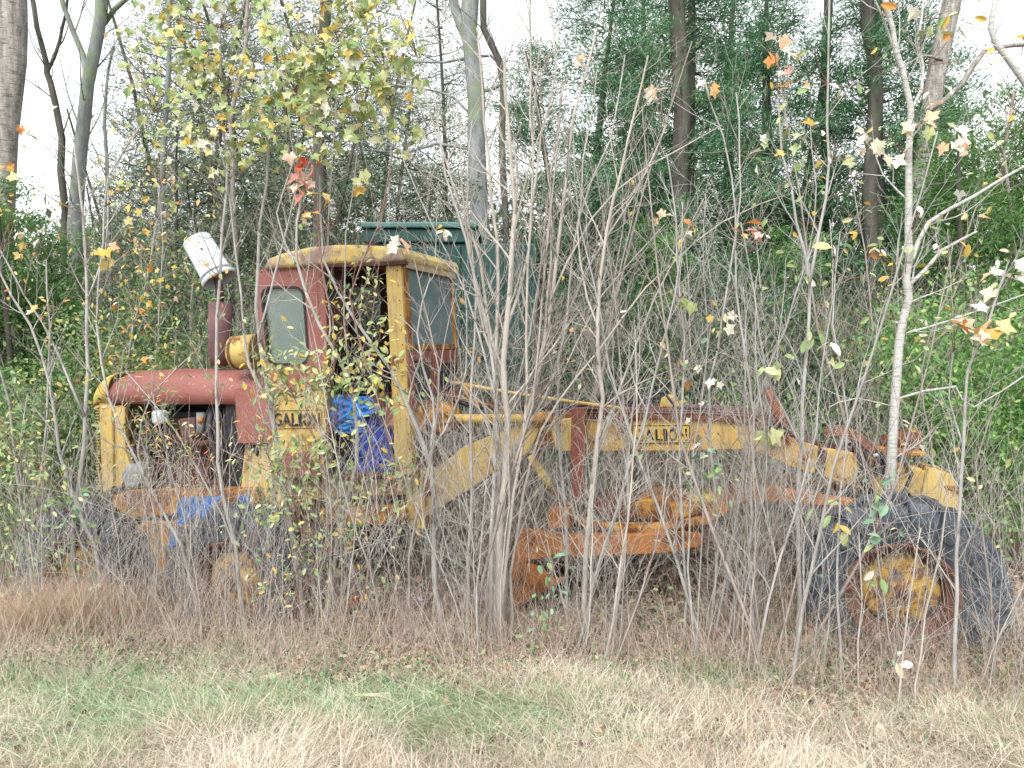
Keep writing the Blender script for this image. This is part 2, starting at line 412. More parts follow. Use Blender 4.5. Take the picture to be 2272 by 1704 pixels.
# -- main beam (arched goose-neck) down to the front axle
BV0, BV1 = .93, 1.19
beam_top = [(1270, 927), (1400, 926), (1520, 927), (1600, 931), (1661, 939), (1700, 955), (1760, 972), (1819, 992), (1873, 1000), (1965, 1022), (2040, 1040), (2098, 1064), (2126, 1094)]
beam_bot = [(2122, 1128), (1995, 1110), (1931, 1092), (1867, 1072), (1813, 1054), (1761, 1038), (1715, 1018), (1661, 998), (1600, 999), (1500, 1001), (1270, 1003)]
prism('main_beam', beam_top + beam_bot, BV0, BV1, paint('beam_paint', (.50, .32, .08), (.53, .36, .10), amount=.42, scale=2.6), b=.012)
prism('beam_flange', [(1262, 921), (1400, 920), (1600, 924), (1661, 931), (1705, 945), (1703, 955), (1661, 941), (1600, 934), (1400, 929), (1262, 930)], BV0 - .035, BV1 + .03, RUST)
for i, dy in enumerate((0, -5, -9, -13, -17)):
    vv = BV0 - .01 + i * .035
    tube('hydraulic_pipe', [(1255, 918 + dy, vv), (1400, 915 + dy, vv), (1560, 917 + dy, vv), (1650, 922 + dy, vv), (1705, 934 + dy, vv), (1742, 955 + dy, vv)], .009, TUBEM, sides=8)
# collar plates and hump of the front arch
prism('beam_collar', [(1817, 990), (1835, 1002), (1828, 1066), (1808, 1054)], BV0 - .02, BV1 + .02, RUSTD)
prism('hose_guard', [(1700, 948), (1760, 962), (1822, 985), (1900, 1003), (1930, 1016), (1870, 1012), (1800, 1000), (1745, 975)], BV0 + .02, BV1 - .03, RUSTD)
for i in range(5):
    y0 = 968 - i * 5; v = BV0 + .01 + i * .045
    tube('hydraulic_line', [(1828, y0 + 2, v), (1865, y0 - 3, v), (1903, y0 + 10, v), (1930, y0 + 34, v), (1962, y0 + 60, v)], .011, YELR if i % 2 else TUBEM, sides=8)
for i, (dx, mt) in enumerate(((0, HOSE), (9, RUSTD), (20, HOSE), (60, HOSE), (72, TUBEM), (112, HOSE))):
    tube('hose', [(1885 + dx, 985 + dx * .25, BV0 + .05), (1900 + dx, 1000 + dx * .3, BV0 - .03), (1912 + dx, 1028 + dx * .2, BV0 - .05), (1906 + dx * .9, 1060 + dx * .25, BV0 - .04), (1925 + dx, 1094 + dx * .2, BV0 - .02)], .014, mt, sides=8)
prism('clamp_plate', [(1943, 1010), (1968, 1016), (1966, 1060), (1940, 1050)], BV0 - .03, BV0 + .02, BLK)
tube('tag_clip', [(1938, 1012, .86), (1948, 1008, .86)], .014, WHT, sides=8)
tube('steering_cylinder', [(1955, 980, 1.35), (1992, 978, 1.3), (2040, 976, 1.25), (2046, 976, 1.25)], [.055, .095, .095, .07], RUST, sides=20)
prism('top_plate', [(1930, 999), (2050, 1003), (2056, 1012), (1932, 1010)], 1.0, 1.5, YELR)
prism('front_yoke', [(2060, 1040), (2110, 1052), (2132, 1100), (2136, 1180), (2080, 1210), (2040, 1120)], .85, 1.27, YEL)
box_l('front_axle', (-.12, .18, -.16), (.12, 1.92, .06), YELR)
# rust stub pipe with grey top leaning over the arch
tube('leaning_stub_pipe', [(1704, 862, .8), (1714, 888, .8), (1726, 915, .8), (1742, 948, .8)], [.040, .043, .045, .045], plain('bright_rust', (.16, .05, .03), (.30, .11, .05), 14), sides=14)
tube('grey_cap', [(1694, 842, .8), (1704, 862, .8)], [.018, .036], GREYM, sides=12)
# -- sloping rear frame from the beam down to the cab
prism('sloping_frame', [(1190, 1003), (1150, 1015), (1104, 1042), (1047, 1083), (988, 1119), (950, 1146), (905, 1150), (900, 1098), (730, 1103), (640, 1120), (640, 1064), (730, 1060), (900, 1052), (965, 1040), (1031, 990), (1100, 962), (1175, 940), (1275, 926), (1275, 1003), (1235, 1000), (1222, 955), (1196, 955), (1176, 1000)], .66, .90, YEL, b=.012)
prism('far_frame', [(1190, 1003), (1104, 1042), (988, 1119), (905, 1150), (640, 1120), (640, 1064), (900, 1052), (1031, 990), (1175, 940), (1275, 926), (1275, 1003)], 1.22, 1.4, YELR, vt=.66)
prism('frame_bracket', [(901, 1092), (942, 1095), (942, 1170), (918, 1176), (903, 1168)], .60, .82, YEL)
prism('mast_bracket', [(1228, 925), (1290, 912), (1292, 1003), (1252, 990), (1228, 955)], .70, 1.24, YELR)
prism('lower_cross_member', [(709, 1131), (800, 1126), (896, 1130), (898, 1160), (812, 1168), (709, 1164)], .5, .8, YELR, b=.02)
prism('lower_cross_web', [(712, 1166), (812, 1170), (898, 1163), (898, 1178), (712, 1180)], .55, 1.5, RUSTD)
# -- cab
CV0, CV1 = .45, 1.76
uF = uv(903, 700, CV0).x
roof = []
rt = [(579, 599), (592, 573), (622, 561), (684, 547), (744, 542), (812, 543), (850, 545), (889, 549), (897, 562), (897, 580)]
rb = [(850, 583), (750, 586), (701, 589), (630, 594)]
o = prism('cab_roof', rt + rb, CV0 - .06, CV1 + .06, ROOFM, b=.045); o.modifiers[0].segments = 4; o.modifiers[0].angle_limit = R(50)
prism('roof_gutter', [(700, 588), (850, 581), (897, 579), (897, 586), (850, 589), (700, 594)], CV0 - .075, CV0 + .02, RUSTD, b=.002)
# red rear side panel with its rounded window
prism('rear_side_panel', [(565, 600), (630, 594), (701, 588), (707, 680), (716, 790), (716, 850), (648, 866), (596, 858), (590, 800), (572, 690)], CV0, CV0 + .05, REDP,
      hole=rrect(586, 638, 677, 808, 20, sk=(-5, -4, 6, 8)))
prism('window_seal', rrect(583, 635, 680, 811, 22, sk=(-5, -4, 6, 8)), CV0 - .006, CV0 + .012, BLK, hole=rrect(588, 640, 675, 806, 19, sk=(-5, -4, 6, 8)), b=0)
prism('window_pane', rrect(586, 638, 677, 808, 20, sk=(-5, -4, 6, 8)), CV0 + .03, CV0 + .036, GLASS, b=0)
prism('window_inner_frame', rrect(592, 642, 676, 806, 14, sk=(-5, -4, 6, 8)), CV0 + .06, CV0 + .09, YEL, hole=rrect(606, 646, 672, 800, 12, sk=(-2, -4, 4, 8)))
prism('door_pillar', [(701, 590), (714, 589), (724, 700), (726, 850), (716, 850), (710, 720)], CV0 - .01, CV0 + .06, REDP)
# front corner post
prism('corner_post', [(855, 583), (889, 582), (896, 700), (901, 800), (906, 900), (915, 1052), (876, 1056), (873, 950), (868, 850), (861, 700)], CV0 - .02, CV0 + .10, YEL)
# far side of the cab seen through the door
def far_panel(name, px, hole, mat, v0=CV1 - .05, v1=CV1): return prism(name, px, v0, v1, mat, hole=hole)
fpx = [uv(575, 600, CV0), uv(895, 585, CV0), uv(906, 900, CV0), uv(600, 900, CV0)]
poly = [(q.x, q.z) for q in fpx]
h1 = [(q.x, q.z) for q in (uv(x, y, CV1) for x, y in [(770, 638), (848, 638), (850, 745), (790, 752)])]
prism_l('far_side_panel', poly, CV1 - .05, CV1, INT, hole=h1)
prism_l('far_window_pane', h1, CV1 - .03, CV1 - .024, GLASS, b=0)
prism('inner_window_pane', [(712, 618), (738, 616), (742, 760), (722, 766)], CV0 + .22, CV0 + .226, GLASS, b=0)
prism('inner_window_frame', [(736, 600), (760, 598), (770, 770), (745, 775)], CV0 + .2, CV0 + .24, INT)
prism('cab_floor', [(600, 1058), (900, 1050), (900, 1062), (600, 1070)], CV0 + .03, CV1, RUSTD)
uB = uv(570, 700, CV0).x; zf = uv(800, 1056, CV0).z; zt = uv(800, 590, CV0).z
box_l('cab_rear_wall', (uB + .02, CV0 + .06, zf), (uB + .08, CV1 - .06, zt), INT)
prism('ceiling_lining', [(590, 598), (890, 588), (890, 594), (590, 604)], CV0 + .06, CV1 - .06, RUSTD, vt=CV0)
# front wall: windscreen above, red lower lights
def fp(v, z): return (v, z)
def front_prism(name, vz, du0, du1, mat, hole=None, b=.004):
    """polygon in the (v,w) plane, extruded along u"""
    loops = [[Vector((p[0], p[1], 0)) for p in vz]] + ([[Vector((p[0], p[1], 0)) for p in hole]] if hole else [])
    tris = tessellate_polygon(loops); flat = [p for l in loops for p in l]
    bm = bmesh.new(); lean = lambda z: -LEAN * (z - ZF0)
    A = [bm.verts.new((uF + du0 + lean(p.y), p.x, p.y)) for p in flat]; B = [bm.verts.new((uF + du1 + lean(p.y), p.x, p.y)) for p in flat]
    for t in tris:
        for L, tt in ((A, t), (B, t[::-1])): bm.faces.new([L[i] for i in tt])
    s = 0
    for l in loops:
        for i in range(len(l)):
            j = (i + 1) % len(l); bm.faces.new([A[s + i], A[s + j], B[s + j], B[s + i]])
        s += len(l)
    bmesh.ops.recalc_face_normals(bm, faces=bm.faces)
    me = bpy.data.meshes.new(name); bm.to_mesh(me); bm.free(); o = link(name, me, grader, mat)
    if b: bev(o, b)
    return o
LEAN = .0; ZF0 = uv(905, 900, CV0).z
def zc(y, v=None):
    """height in the frame of picture row y on the front wall"""
    return uv(903 if v is None else v, y, CV0 + .3).z
z0, z1, z2, z3 = zc(590), zc(778), zc(796), zc(905)
va, vb = CV0 + .02, CV1 - .02
front_prism('windscreen_frame', [(va, z1), (vb, z1), (vb, z0), (va, z0)], -.06, -.01, YELR, hole=[(va + .10, z1 + .05), (vb - .06, z1 + .05), (vb - .06, z0 - .05), (va + .10, z0 - .05)])
front_prism('windscreen_pane', [(va + .09, z1 + .04), (vb - .05, z1 + .04), (vb - .05, z0 - .04), (va + .09, z0 - .04)], -.04, -.034, GLASSF, b=0)
front_prism('windscreen_header', [(va, z0 - .05), (vb, z0 - .05), (vb, z0 + .03), (va, z0 + .03)], -.03, .012, plain('bleached_cream_strip', (.35, .27, .18), (.52, .42, .30), 9), b=.003)
vm = va + (vb - va) * .42
front_prism('lower_front_frame', [(va, z3), (vb, z3), (vb, z1 - .005), (va, z1 - .005)], -.07, -.015, REDP, hole=[(va + .1, z3 + .06), (vm, z3 + .06), (vm, z2 - .05), (va + .1, z2 - .02)])
front_prism('lower_front_pane', [(va + .09, z3 + .05), (vm + .01, z3 + .05), (vm + .01, z2 - .02), (va + .09, z2 - .02)], -.05, -.044, GLASSD, b=0)
front_prism('front_vent', [(vm + .12, z3 + .12), (vb - .08, z3 + .12), (vb - .08, z2 - .06), (vm + .12, z2 - .06)], -.02, -.008, BLK, b=0)  # black panel painted as the dark inside the open red frame
front_prism('front_rail', [(vm + .06, z3 + .02), (vm + .11, z3 + .02), (vm + .11, z2 - .02), (vm + .06, z2 - .02)], -.03, .01, REDP, b=0)
riv = None
for i in range(16):
    q = uv(*((572 + i * 8.6, 604 - i * .7) if i < 15 else (716, 840)), CV0)
    if riv is None:
        T = Tubes(); T.add([(0, 0, 0), (0, -.006, 0)], [.007, .005], 6); V, Fq, _ = T.arrays(); riv = mesh_np('rivet', V, [Fq, np.array([[6, 7, 8, 9, 10, 11]])]); riv.materials.append(RUSTD)
    link('rivet', riv, grader, None, (q.x, CV0 - .001, q.z))
for i in range(14):
    q = uv(882 + i * 2.2, 600 + i * 33, CV0 - .02); link('bolt', riv, grader, None, (q.x, CV0 - .022, q.z), None, .9)
prism('hood_seam', [(400, 823), (404, 823), (404, 896), (400, 896)], HV0_ - .004, HV0_ + .01, RUSTD, b=0) if False else None
# fire wall and the yellow lower door with lettering
prism('firewall_panel', [(520, 862), (565, 852), (596, 858), (600, 984), (527, 984)], CV0 + .02, CV0 + .10, REDP)
prism('lower_side_panel', [(600, 870), (650, 868), (722, 862), (724, 1002), (722, 1058), (600, 1060), (596, 990)], CV0 - .005, CV0 + .06, YEL, b=.01)
prism('red_lower_patch', [(626, 1005), (722, 1000), (724, 1056), (640, 1062)], CV0 - .015, CV0 - .005, REDP, b=.002)
arch = [(594, 862), (620, 856), (690, 852), (722, 851), (722, 864), (690, 866), (640, 868), (612, 876), (604, 900), (600, 984), (592, 984), (592, 890)]
prism('panel_trim', arch, CV0 - .02, CV0 + .02, REDP, b=.004)
prism('tank_side', [(543, 987), (600, 990), (640, 1062), (650, 1130), (636, 1133), (608, 1120), (533, 1093), (540, 1010)], CV0 + .1, CV1 - .1, YEL, b=.015)
prism('notch_plate', [(556, 986), (576, 990), (570, 1012), (558, 1002)], CV0 + .08, CV0 + .11, BLK, b=0)
prism('side_lever_box', [(850, 905), (872, 900), (875, 945), (856, 950)], CV0 + .1, CV0 + .3, REDP)
# seat, levers and console in the dark cab
prism('seat_base', [(735, 960), (830, 955), (834, 1054), (735, 1056)], .7, 1.35, BLK, b=.03)
prism('seat_back', [(730, 830), (760, 830), (770, 965), (735, 965)], .7, 1.35, BLK, b=.03)
prism('console', [(800, 880), (850, 872), (856, 905), (812, 915)], .75, 1.45, RUST, b=.02)
for i in range(6): tube('control_lever', [(812 + i * 7, 760 + (i % 3) * 9, .7 + i * .1), (820 + i * 6, 880, .75 + i * .1)], .01, BLK, sides=6)
ring = [uv(800, 800, 1.0) + Vector((.06 * math.cos(a), .2 * math.sin(a), .17 * math.cos(a))) for a in np.linspace(0, 2 * math.pi, 25)]
tube_l('steering_wheel', ring, .012, BLK, sides=6, caps=False)
# -- engine, hood, radiator
HV0, HV1 = .66, 1.42
hood_sec = []
def hood():
    """rounded hood: cross-sections along u between the nose and the firewall"""
    xs = [(232, 888, 876, 0.96), (240, 893, 848, .99), (262, 895, 832, 1), (300, 896, 826, 1), (362, 897, 823, 1), (420, 897, 823, 1), (470, 897, 826, 1), (500, 897, 829, 1), (533, 898, 834, 1), (566, 898, 842, 1), (596, 898, 850, 1)]
    V = []; n = 15
    vm_ = (HV0 + HV1) / 2
    for x, yb, yt, k in xs:
        b0 = uv(x, yb, HV0); hgt = (uv(x, yt, HV0 + .12).z - b0.z)
        hw = (HV1 - HV0) / 2 * k
        for i in range(n):
            a = math.pi * i / (n - 1); cc, ss = math.cos(a), math.sin(a)
            e = .55
            V.append((b0.x, vm_ - hw * math.copysign(abs(cc) ** e, cc), b0.z + hgt * abs(ss) ** .62))
    m = len(xs); F_ = []
    for i in range(m - 1):
        for j in range(n - 1): F_.append((i * n + j, i * n + j + 1, (i + 1) * n + j + 1, (i + 1) * n + j))
    F_.append(tuple(range(n))[::-1])
    me = mesh_np('hood', np.array(V), [np.array(F_[:-1])], None, True)
    o = link('hood', me, grader, REDP); s = o.modifiers.new('thick', 'SOLIDIFY'); s.thickness = .012; s.offset = -1
hood()
HN = plain('nose_yellow', (.46, .32, .08), (.58, .43, .16), 9)
def nose():
    xs = [(211, 902, 880), (212, 896, 862), (218, 893, 846), (228, 892, 834), (243, 893, 829)]
    V = []; n = 15; vm_ = (HV0 + HV1) / 2
    for k, (x, yb, yt) in enumerate(xs):
        b0 = uv(x, yb, HV0 - .01); hgt = (uv(x, yt, HV0 + .1).z - b0.z); hw = (HV1 - HV0) / 2 + .015
        for i in range(n):
            a = math.pi * i / (n - 1); cc, ss = math.cos(a), math.sin(a)
            V.append((b0.x, vm_ - hw * math.copysign(abs(cc) ** .5, cc), b0.z + hgt * abs(ss) ** .55))
    F_ = [(i * n + j, i * n + j + 1, (i + 1) * n + j + 1, (i + 1) * n + j) for i in range(len(xs) - 1) for j in range(n - 1)]
    o = link('hood_nose', mesh_np('hood_nose', np.array(V), [np.array(F_)], None, True), grader, HN); s = o.modifiers.new('thick', 'SOLIDIFY'); s.thickness = .015
nose()
prism('radiator_side', [(219, 892), (247, 892), (249, 960), (250, 1080), (228, 1098), (224, 1040), (221, 960)], HV0 - .015, HV1 + .015, YEL, b=.01)
prism('radiator_post', [(253, 900), (276, 903), (278, 1000), (290, 1038), (268, 1080), (256, 1080)], HV0 + .02, HV0 + .08, YEL, b=.008)
q0 = uv(219, 892, HV0); q1 = uv(221, 1088, HV0)
nf = 30
fin = None
for i in range(nf):
    z = q0.z + (q1.z - q0.z) * (i + .5) / nf
    x = q0.x + (q1.x - q0.x) * i / nf
    if fin is None:
        o = box_l('grille_fin', (-.045, HV0, -.004), (0, HV1, .004), YEL, b=0); fin = o.data
        o.location = (x, 0, z)
    else: link('grille_fin', fin, grader, None, (x, 0, z))
prism('engine_block', [(300, 960), (330, 930), (420, 925), (500, 940), (520, 1090), (290, 1090)], .85, 1.3, RUSTD, b=.02)
prism('bulkhead', [(500, 898), (534, 898), (540, 1090), (500, 1090)], HV0 + .03, HV1 - .03, BLK)
prism('valve_cover', [(340, 915), (470, 912), (480, 935), (335, 938)], .9, 1.2, BLK, b=.02)
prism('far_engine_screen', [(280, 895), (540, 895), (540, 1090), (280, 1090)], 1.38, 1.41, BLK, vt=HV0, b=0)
prism('starter_box', [(398, 930), (432, 925), (432, 968), (415, 975), (400, 960)], .72, .86, MAR, b=.01)
tube('filter_canister', [(446, 915, .75), (446, 960, .75)], .045, GREYM, sides=16)
tube('filter_bowl', [(446, 925, .72), (446, 938, .72)], .03, ORG, sides=12)
tube_l('fan_shroud', [uv(352, 975, .72), uv(352, 975, .72) + Vector((.05, .0, 0))], .22, BLK, sides=28)
c = uv(289, 1058, .58); tube_l('generator', [c, c + Vector((0, .04, 0)), c + Vector((0, .25, 0))], [.10, .125, .125], GREYM, sides=24)
tube('manifold_pipe', [(360, 950, .78), (400, 975, .74), (450, 985, .72), (490, 975, .72)], .035, RUSTD)
for i in range(5): tube('radiator_hose' if i == 0 else 'fuel_line', [(470 + i * 9, 905, .75), (462 + i * 12, 950, .7), (478 + i * 9, 1000, .68), (470 + i * 7, 1060, .7)], (.03 if i == 0 else .012), HOSE, sides=8)
tube('fuel_line', [(300, 905, .72), (340, 960, .7), (400, 1010, .7), (470, 1020, .7)], .01, HOSE, sides=6)
prism('running_board', [(250, 1098), (540, 1090), (560, 1120), (300, 1150), (250, 1130)], .3, .62, YELR, b=.01)
# exhaust stack, air cleaner
tube('exhaust_stack', [(487, 812, .95), (488, 790, .95), (489, 672, .95), (489, 670, .95)], [.07, .115, .115, .06], MAR, sides=20)
tube('exhaust_tailpipe', [(489, 672, .95), (487, 640, .95), (480, 606, .95), (470, 590, .95)], .04, MAR, sides=14)
c = uv(532, 781, .6)
tube_l('air_cleaner', [c + Vector((-.13, .1, 0)), c + Vector((-.12, .1, 0)), c + Vector((.14, .1, 0))], [.14, .165, .165], YEL, sides=28)
tube_l('air_cleaner_band', [c + Vector((-.1, .1, 0)), c + Vector((-.07, .1, 0))], .169, RUST, sides=28, caps=False)
# -- moldboard, circle, drawbar, lifting gear
prism('lift_mast', [(1268, 905), (1298, 905), (1297, 1010), (1292, 1110), (1270, 1110), (1266, 1000)], .62, .70, paint('dull_red_mast', (.24, .08, .06), (.17, .06, .05), amount=.4))
prism('far_lift_mast', [(1388, 1003), (1412, 1003), (1404, 1060), (1388, 1100)], 1.3, 1.38, RUST)
tube('side_shift_cylinder', [(1178, 1010, .55), (1190, 1033, .55), (1210, 1062, .55), (1222, 1082, .55)], .040, YEL, sides=16)
tube('side_shift_rod', [(1222, 1082, .55), (1236, 1104, .55)], .022, YELR)
tube('lift_cylinder', [(985, 928, .62), (1040, 929, .62), (1190, 929, .62)], .040, paint('pale_yellow_cylinder', (.58, .42, .12), (.5, .33, .07), amount=.15), sides=16)
tube('cylinder_clevis', [(1186, 929, .62), (1225, 927, .62)], .055, YELR, sides=12)
prism('cylinder_mount', [(950, 905), (975, 890), (1000, 905), (1010, 945), (985, 965), (955, 960)], .55, .78, YELR, b=.02)
for i in range(3): tube_l('mount_ring', [uv(965 + i * 14, 925, .5), uv(965 + i * 14, 925, .5) + Vector((.0, .05, .0))], .075 - i * .012, YELR, sides=18)
prism('pump_casing', [(912, 905), (935, 900), (950, 930), (940, 960), (915, 965)], .6, .9, YELR, b=.02)
tube('long_control_rod', [(998, 847, .66), (1060, 858, .68), (1140, 872, .72), (1275, 892, .78), (1390, 907, .85)], .015, paint('pale_rod_yellow', (.6, .45, .16), (.52, .36, .09), amount=.1), sides=10)
tube('control_rod', [(975, 874, .7), (1020, 880, .72), (1090, 900, .75), (1140, 915, .78)], .012, YELR, sides=8)
tube('control_rod', [(975, 884, .7), (1050, 893, .75), (1180, 905, .8), (1330, 910, .86)], .010, RUSTD, sides=8)
prism('rod_bracket', [(1025, 850), (1045, 850), (1048, 880), (1030, 878)], .66, .70, YELR)
for i in range(3):
    vv = .98 + i * .06
    tube('hose', [(1330, 884 + i * 5, vv), (1372, 880 + i * 4, vv), (1410, 892 + i * 3, vv), (1440, 872 + i * 12, vv), (1474, 870 + i * 14, vv), (1500, 905, vv), (1600, 910, vv)], .013, HOSE, sides=8)
tube('hose', [(950, 870, .8), (1050, 905, .8), (1150, 908, .82), (1260, 903, .84), (1330, 895, .86)], .014, HOSE, sides=8)
prism('beam_hump', [(1462, 905), (1466, 884), (1482, 876), (1500, 882), (1510, 905)], .98, 1.14, YEL, b=.015)
prism('turntable_top', [(1405, 1116), (1425, 1108), (1470, 1108), (1487, 1118), (1570, 1120), (1582, 1135), (1484, 1160), (1410, 1152)], .7, 1.5, YELR, b=.015)
cc = uv(1440, 1160, .6)
lathe_o = None
def vlathe(name, prof, c, mat, n=48):
    a = np.arange(n) * 2 * math.pi / n; pr = np.array(prof)
    V = np.stack([pr[:, 0, None] * np.cos(a), pr[:, 0, None] * np.sin(a), np.repeat(pr[:, 1, None], n, 1)], -1).reshape(-1, 3)
    k = len(prof); i = np.arange(k - 1)[:, None] * n; j = np.arange(n)[None]; j2 = (j + 1) % n
    q = np.stack([i + j, i + j2, i + n + j2, i + n + j], -1).reshape(-1, 4)
    return link(name, mesh_np(name, V, [q], None, False), grader, mat, c)
vlathe('circle_ring', [(.62, .03), (.70, .03), (.70, -.05), (.62, -.05), (.62, .03)], (cc.x - .1, 1.1, cc.z), YELR)
vlathe('pivot_drum', [(.0, .09), (.12, .09), (.15, .05), (.15, -.05)], (uv(1560, 1120, .85).x, 1.0, uv(1560, 1125, .85).z), YEL, 24)
prism('drawbar', [(1640, 1088), (1715, 1080), (1770, 1092), (1830, 1102), (1898, 1110), (1905, 1126), (1830, 1124), (1760, 1118), (1690, 1112), (1640, 1118), (1600, 1148), (1560, 1168), (1545, 1160), (1590, 1122)], .62, .74, ORG, b=.012)
prism('far_drawbar', [(1640, 1088), (1715, 1080), (1898, 1110), (1905, 1126), (1690, 1112), (1600, 1148), (1545, 1160)], 1.3, 1.42, ORG, vt=.62, b=.012)
prism('cross_plate', [(1316, 1113), (1405, 1112), (1405, 1152), (1330, 1150)], .7, 1.4, RUST, b=.01)
prism('circle_bracket', [(1215, 1129), (1263, 1125), (1263, 1176), (1215, 1172)], .5, .75, ORG, b=.01)
prism('blade_arm', [(1149, 1180), (1190, 1180), (1228, 1192), (1316, 1189), (1475, 1183), (1555, 1189), (1560, 1212), (1475, 1228), (1285, 1238), (1228, 1234), (1180, 1244), (1136, 1270), (1142, 1210)], .30, .42, ORG, b=.012)
prism('end_plate', [(1136, 1262), (1171, 1253), (1200, 1264), (1222, 1288), (1256, 1284), (1225, 1306), (1190, 1322), (1134, 1352)], .20, .28, ORG, b=.01)
# curved moldboard, set diagonally under the circle
def moldboard():
    pts = []; n = 12; m = 10
    s = uv(1150, 1345, .22); e = Vector((s.x + .55, 2.0, s.z + .03))
    for i in range(m + 1):
        p = s.lerp(e, i / m)
        for j in range(n + 1):
            a = R(-55 + 110 * j / n)
            pts.append((p.x - .42 * math.cos(a) + .36, p.y, p.z - .05 + .42 * math.sin(a) - .05))
    F_ = [(i * (n + 1) + j, i * (n + 1) + j + 1, (i + 1) * (n + 1) + j + 1, (i + 1) * (n + 1) + j) for i in range(m) for j in range(n)]
    o = link('moldboard', mesh_np('moldboard', np.array(pts), [np.array(F_)], None, True), grader, RUSTD); sm = o.modifiers.new('thick', 'SOLIDIFY'); sm.thickness = .02
moldboard()
# -- lettering plates
def lettering(text, px0, px1, v, mat, worn=False):
    (x0, y0), (x1, y1) = px0, px1
    a = uv(x0, y1, v); b = uv(x1, y0, v)
    cu = bpy.data.curves.new('lettering', 'FONT'); cu.body = text; cu.extrude = .0015; cu.offset = .022; cu.space_character = 1.12
    t = bpy.data.objects.new('tmp', cu); COL.objects.link(t); bpy.context.view_layer.update()
    dg = bpy.context.evaluated_depsgraph_get(); me = bpy.data.meshes.new_from_object(t.evaluated_get(dg)); bpy.data.objects.remove(t)
    co = np.empty(len(me.vertices) * 3, np.float32); me.vertices.foreach_get('co', co); co = co.reshape(-1, 3)
    mn, mx = co.min(0), co.max(0); q = (co - mn) / (mx - mn + 1e-9)
    n = np.stack([a.x + q[:, 0] * (b.x - a.x), v - q[:, 2] * .003, a.z + q[:, 1] * (b.z - a.z)], -1)
    me.vertices.foreach_set('co', n.astype(np.float32).ravel()); me.update(); me.materials.clear(); me.materials.append(mat)
    return link('lettering', me, grader)
def worn_letter():
    m, nt, b = base_mat('worn_black_lettering', .7)
    n = noise(nt, 30, 5, .7); r = ramp(nt, [(.52, (.02, .02, .02)), (.58, (.45, .30, .06)), (.7, (.55, .5, .42))]); nt.links.new(n.outputs[0], r.inputs[0]); nt.links.new(r.outputs[0], b.inputs['Base Color'])
    return m
WORN = worn_letter()
for i, (ch, x0, x1) in enumerate([('G', 1409, 1428), ('A', 1431, 1451), ('L', 1455, 1469), ('I', 1473, 1480), ('O', 1484, 1501), ('N', 1505, 1524)]):
    lettering(ch, (x0, 951), (x1, 979), BV0 - .012, WORN if ch in 'GN' else LETT)
PL = paint('plate_yellow', (.52, .36, .07), (.56, .40, .09), amount=.0, chips=(.62, .60, .52))
prism('name_plate', [(1401, 943), (1532, 942), (1532, 984), (1401, 986)], BV0 - .010, BV0 - .002, PL, b=.002)
prism('plate_border', [(1402, 944), (1531, 943), (1531, 983), (1402, 985)], BV0 - .013, BV0 - .010, LETT, hole=[(1404, 946), (1529, 945), (1529, 981), (1404, 983)], b=0)
for i, (ch, x0, x1) in enumerate([('G', 608, 624), ('A', 627, 645), ('L', 648, 660), ('I', 663, 669), ('O', 673, 689), ('N', 693, 709)]):
    lettering(ch, (x0, 916), (x1, 946), CV0 - .012, LETT)
prism('plate_border', [(604, 911), (714, 909), (714, 950), (604, 952)], CV0 - .012, CV0 - .006, RUSTD, hole=[(605, 912), (713, 910), (713, 949), (605, 951)], b=0)
# -- tarps, can, bucket lying on the machine: things of their own
def cloth(name, px, mat, nx=26, ny=20, amp=.03, seed=1, parent=None):
    """four picture corners with v each: tl tr br bl, rumpled sheet"""
    c = [GM @ uv(*p) for p in px]; rg = np.random.default_rng(seed); V = []
    ph = rg.random(8) * 6.28; fr = rg.uniform(4, 16, 8); dr = rg.random(8) * 3.14
    nrm = (c[1] - c[0]).cross(c[3] - c[0]).normalized()
    for i in range(ny + 1):
        for j in range(nx + 1):
            a, b = j / nx, i / ny
            jj = 1 + .12 * math.sin(9 * b + ph[0]) * (a - .5)
            a2 = .5 + (a - .5) * jj
            p = c[0].lerp(c[1], a2).lerp(c[3].lerp(c[2], a2), b + .05 * math.sin(a * 11 + ph[1]) * b)
            h = sum(abs(math.sin(fr[k] * (a * math.cos(dr[k]) + b * math.sin(dr[k])) * 1.6 + ph[k])) for k in range(6)) / 6 - .5
            V.append(p + nrm * h * amp * 2)
    F_ = [(i * (nx + 1) + j, i * (nx + 1) + j + 1, (i + 1) * (nx + 1) + j + 1, (i + 1) * (nx + 1) + j) for i in range(ny) for j in range(nx)]
    o = link(name, mesh_np(name, np.array([tuple(v) for v in V]), [np.array(F_)], None, True), parent, mat); s = o.modifiers.new('thick', 'SOLIDIFY'); s.thickness = .003
    return o
tp = empty('blue_tarp', GM @ uv(800, 1050, .6)); tag(tp, 'crumpled bright blue tarp hanging in the open cab door of the grader', 'tarp')
def child_keep(o, p):
    o.parent = p; o.matrix_parent_inverse = (Matrix.Translation(p.location) @ p.rotation_euler.to_matrix().to_4x4()).inverted(); return o
child_keep(cloth('upper_sheet', [(723, 874, .56), (820, 880, .56), (850, 915, .58), (722, 942, .52)], TARP, amp=.05, seed=3), tp)
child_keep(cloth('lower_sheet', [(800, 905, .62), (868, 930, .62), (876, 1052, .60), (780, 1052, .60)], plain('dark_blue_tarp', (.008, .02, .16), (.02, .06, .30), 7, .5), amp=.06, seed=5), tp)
child_keep(cloth('upper_sheet', [(722, 935, .56), (800, 920, .56), (812, 962, .60), (750, 965, .60)], TARP, amp=.05, seed=9), tp)
t2 = empty('blue_tarp', GM @ uv(450, 1130, .1)); tag(t2, 'torn blue tarp scrap draped over the rear wheels', 'tarp')
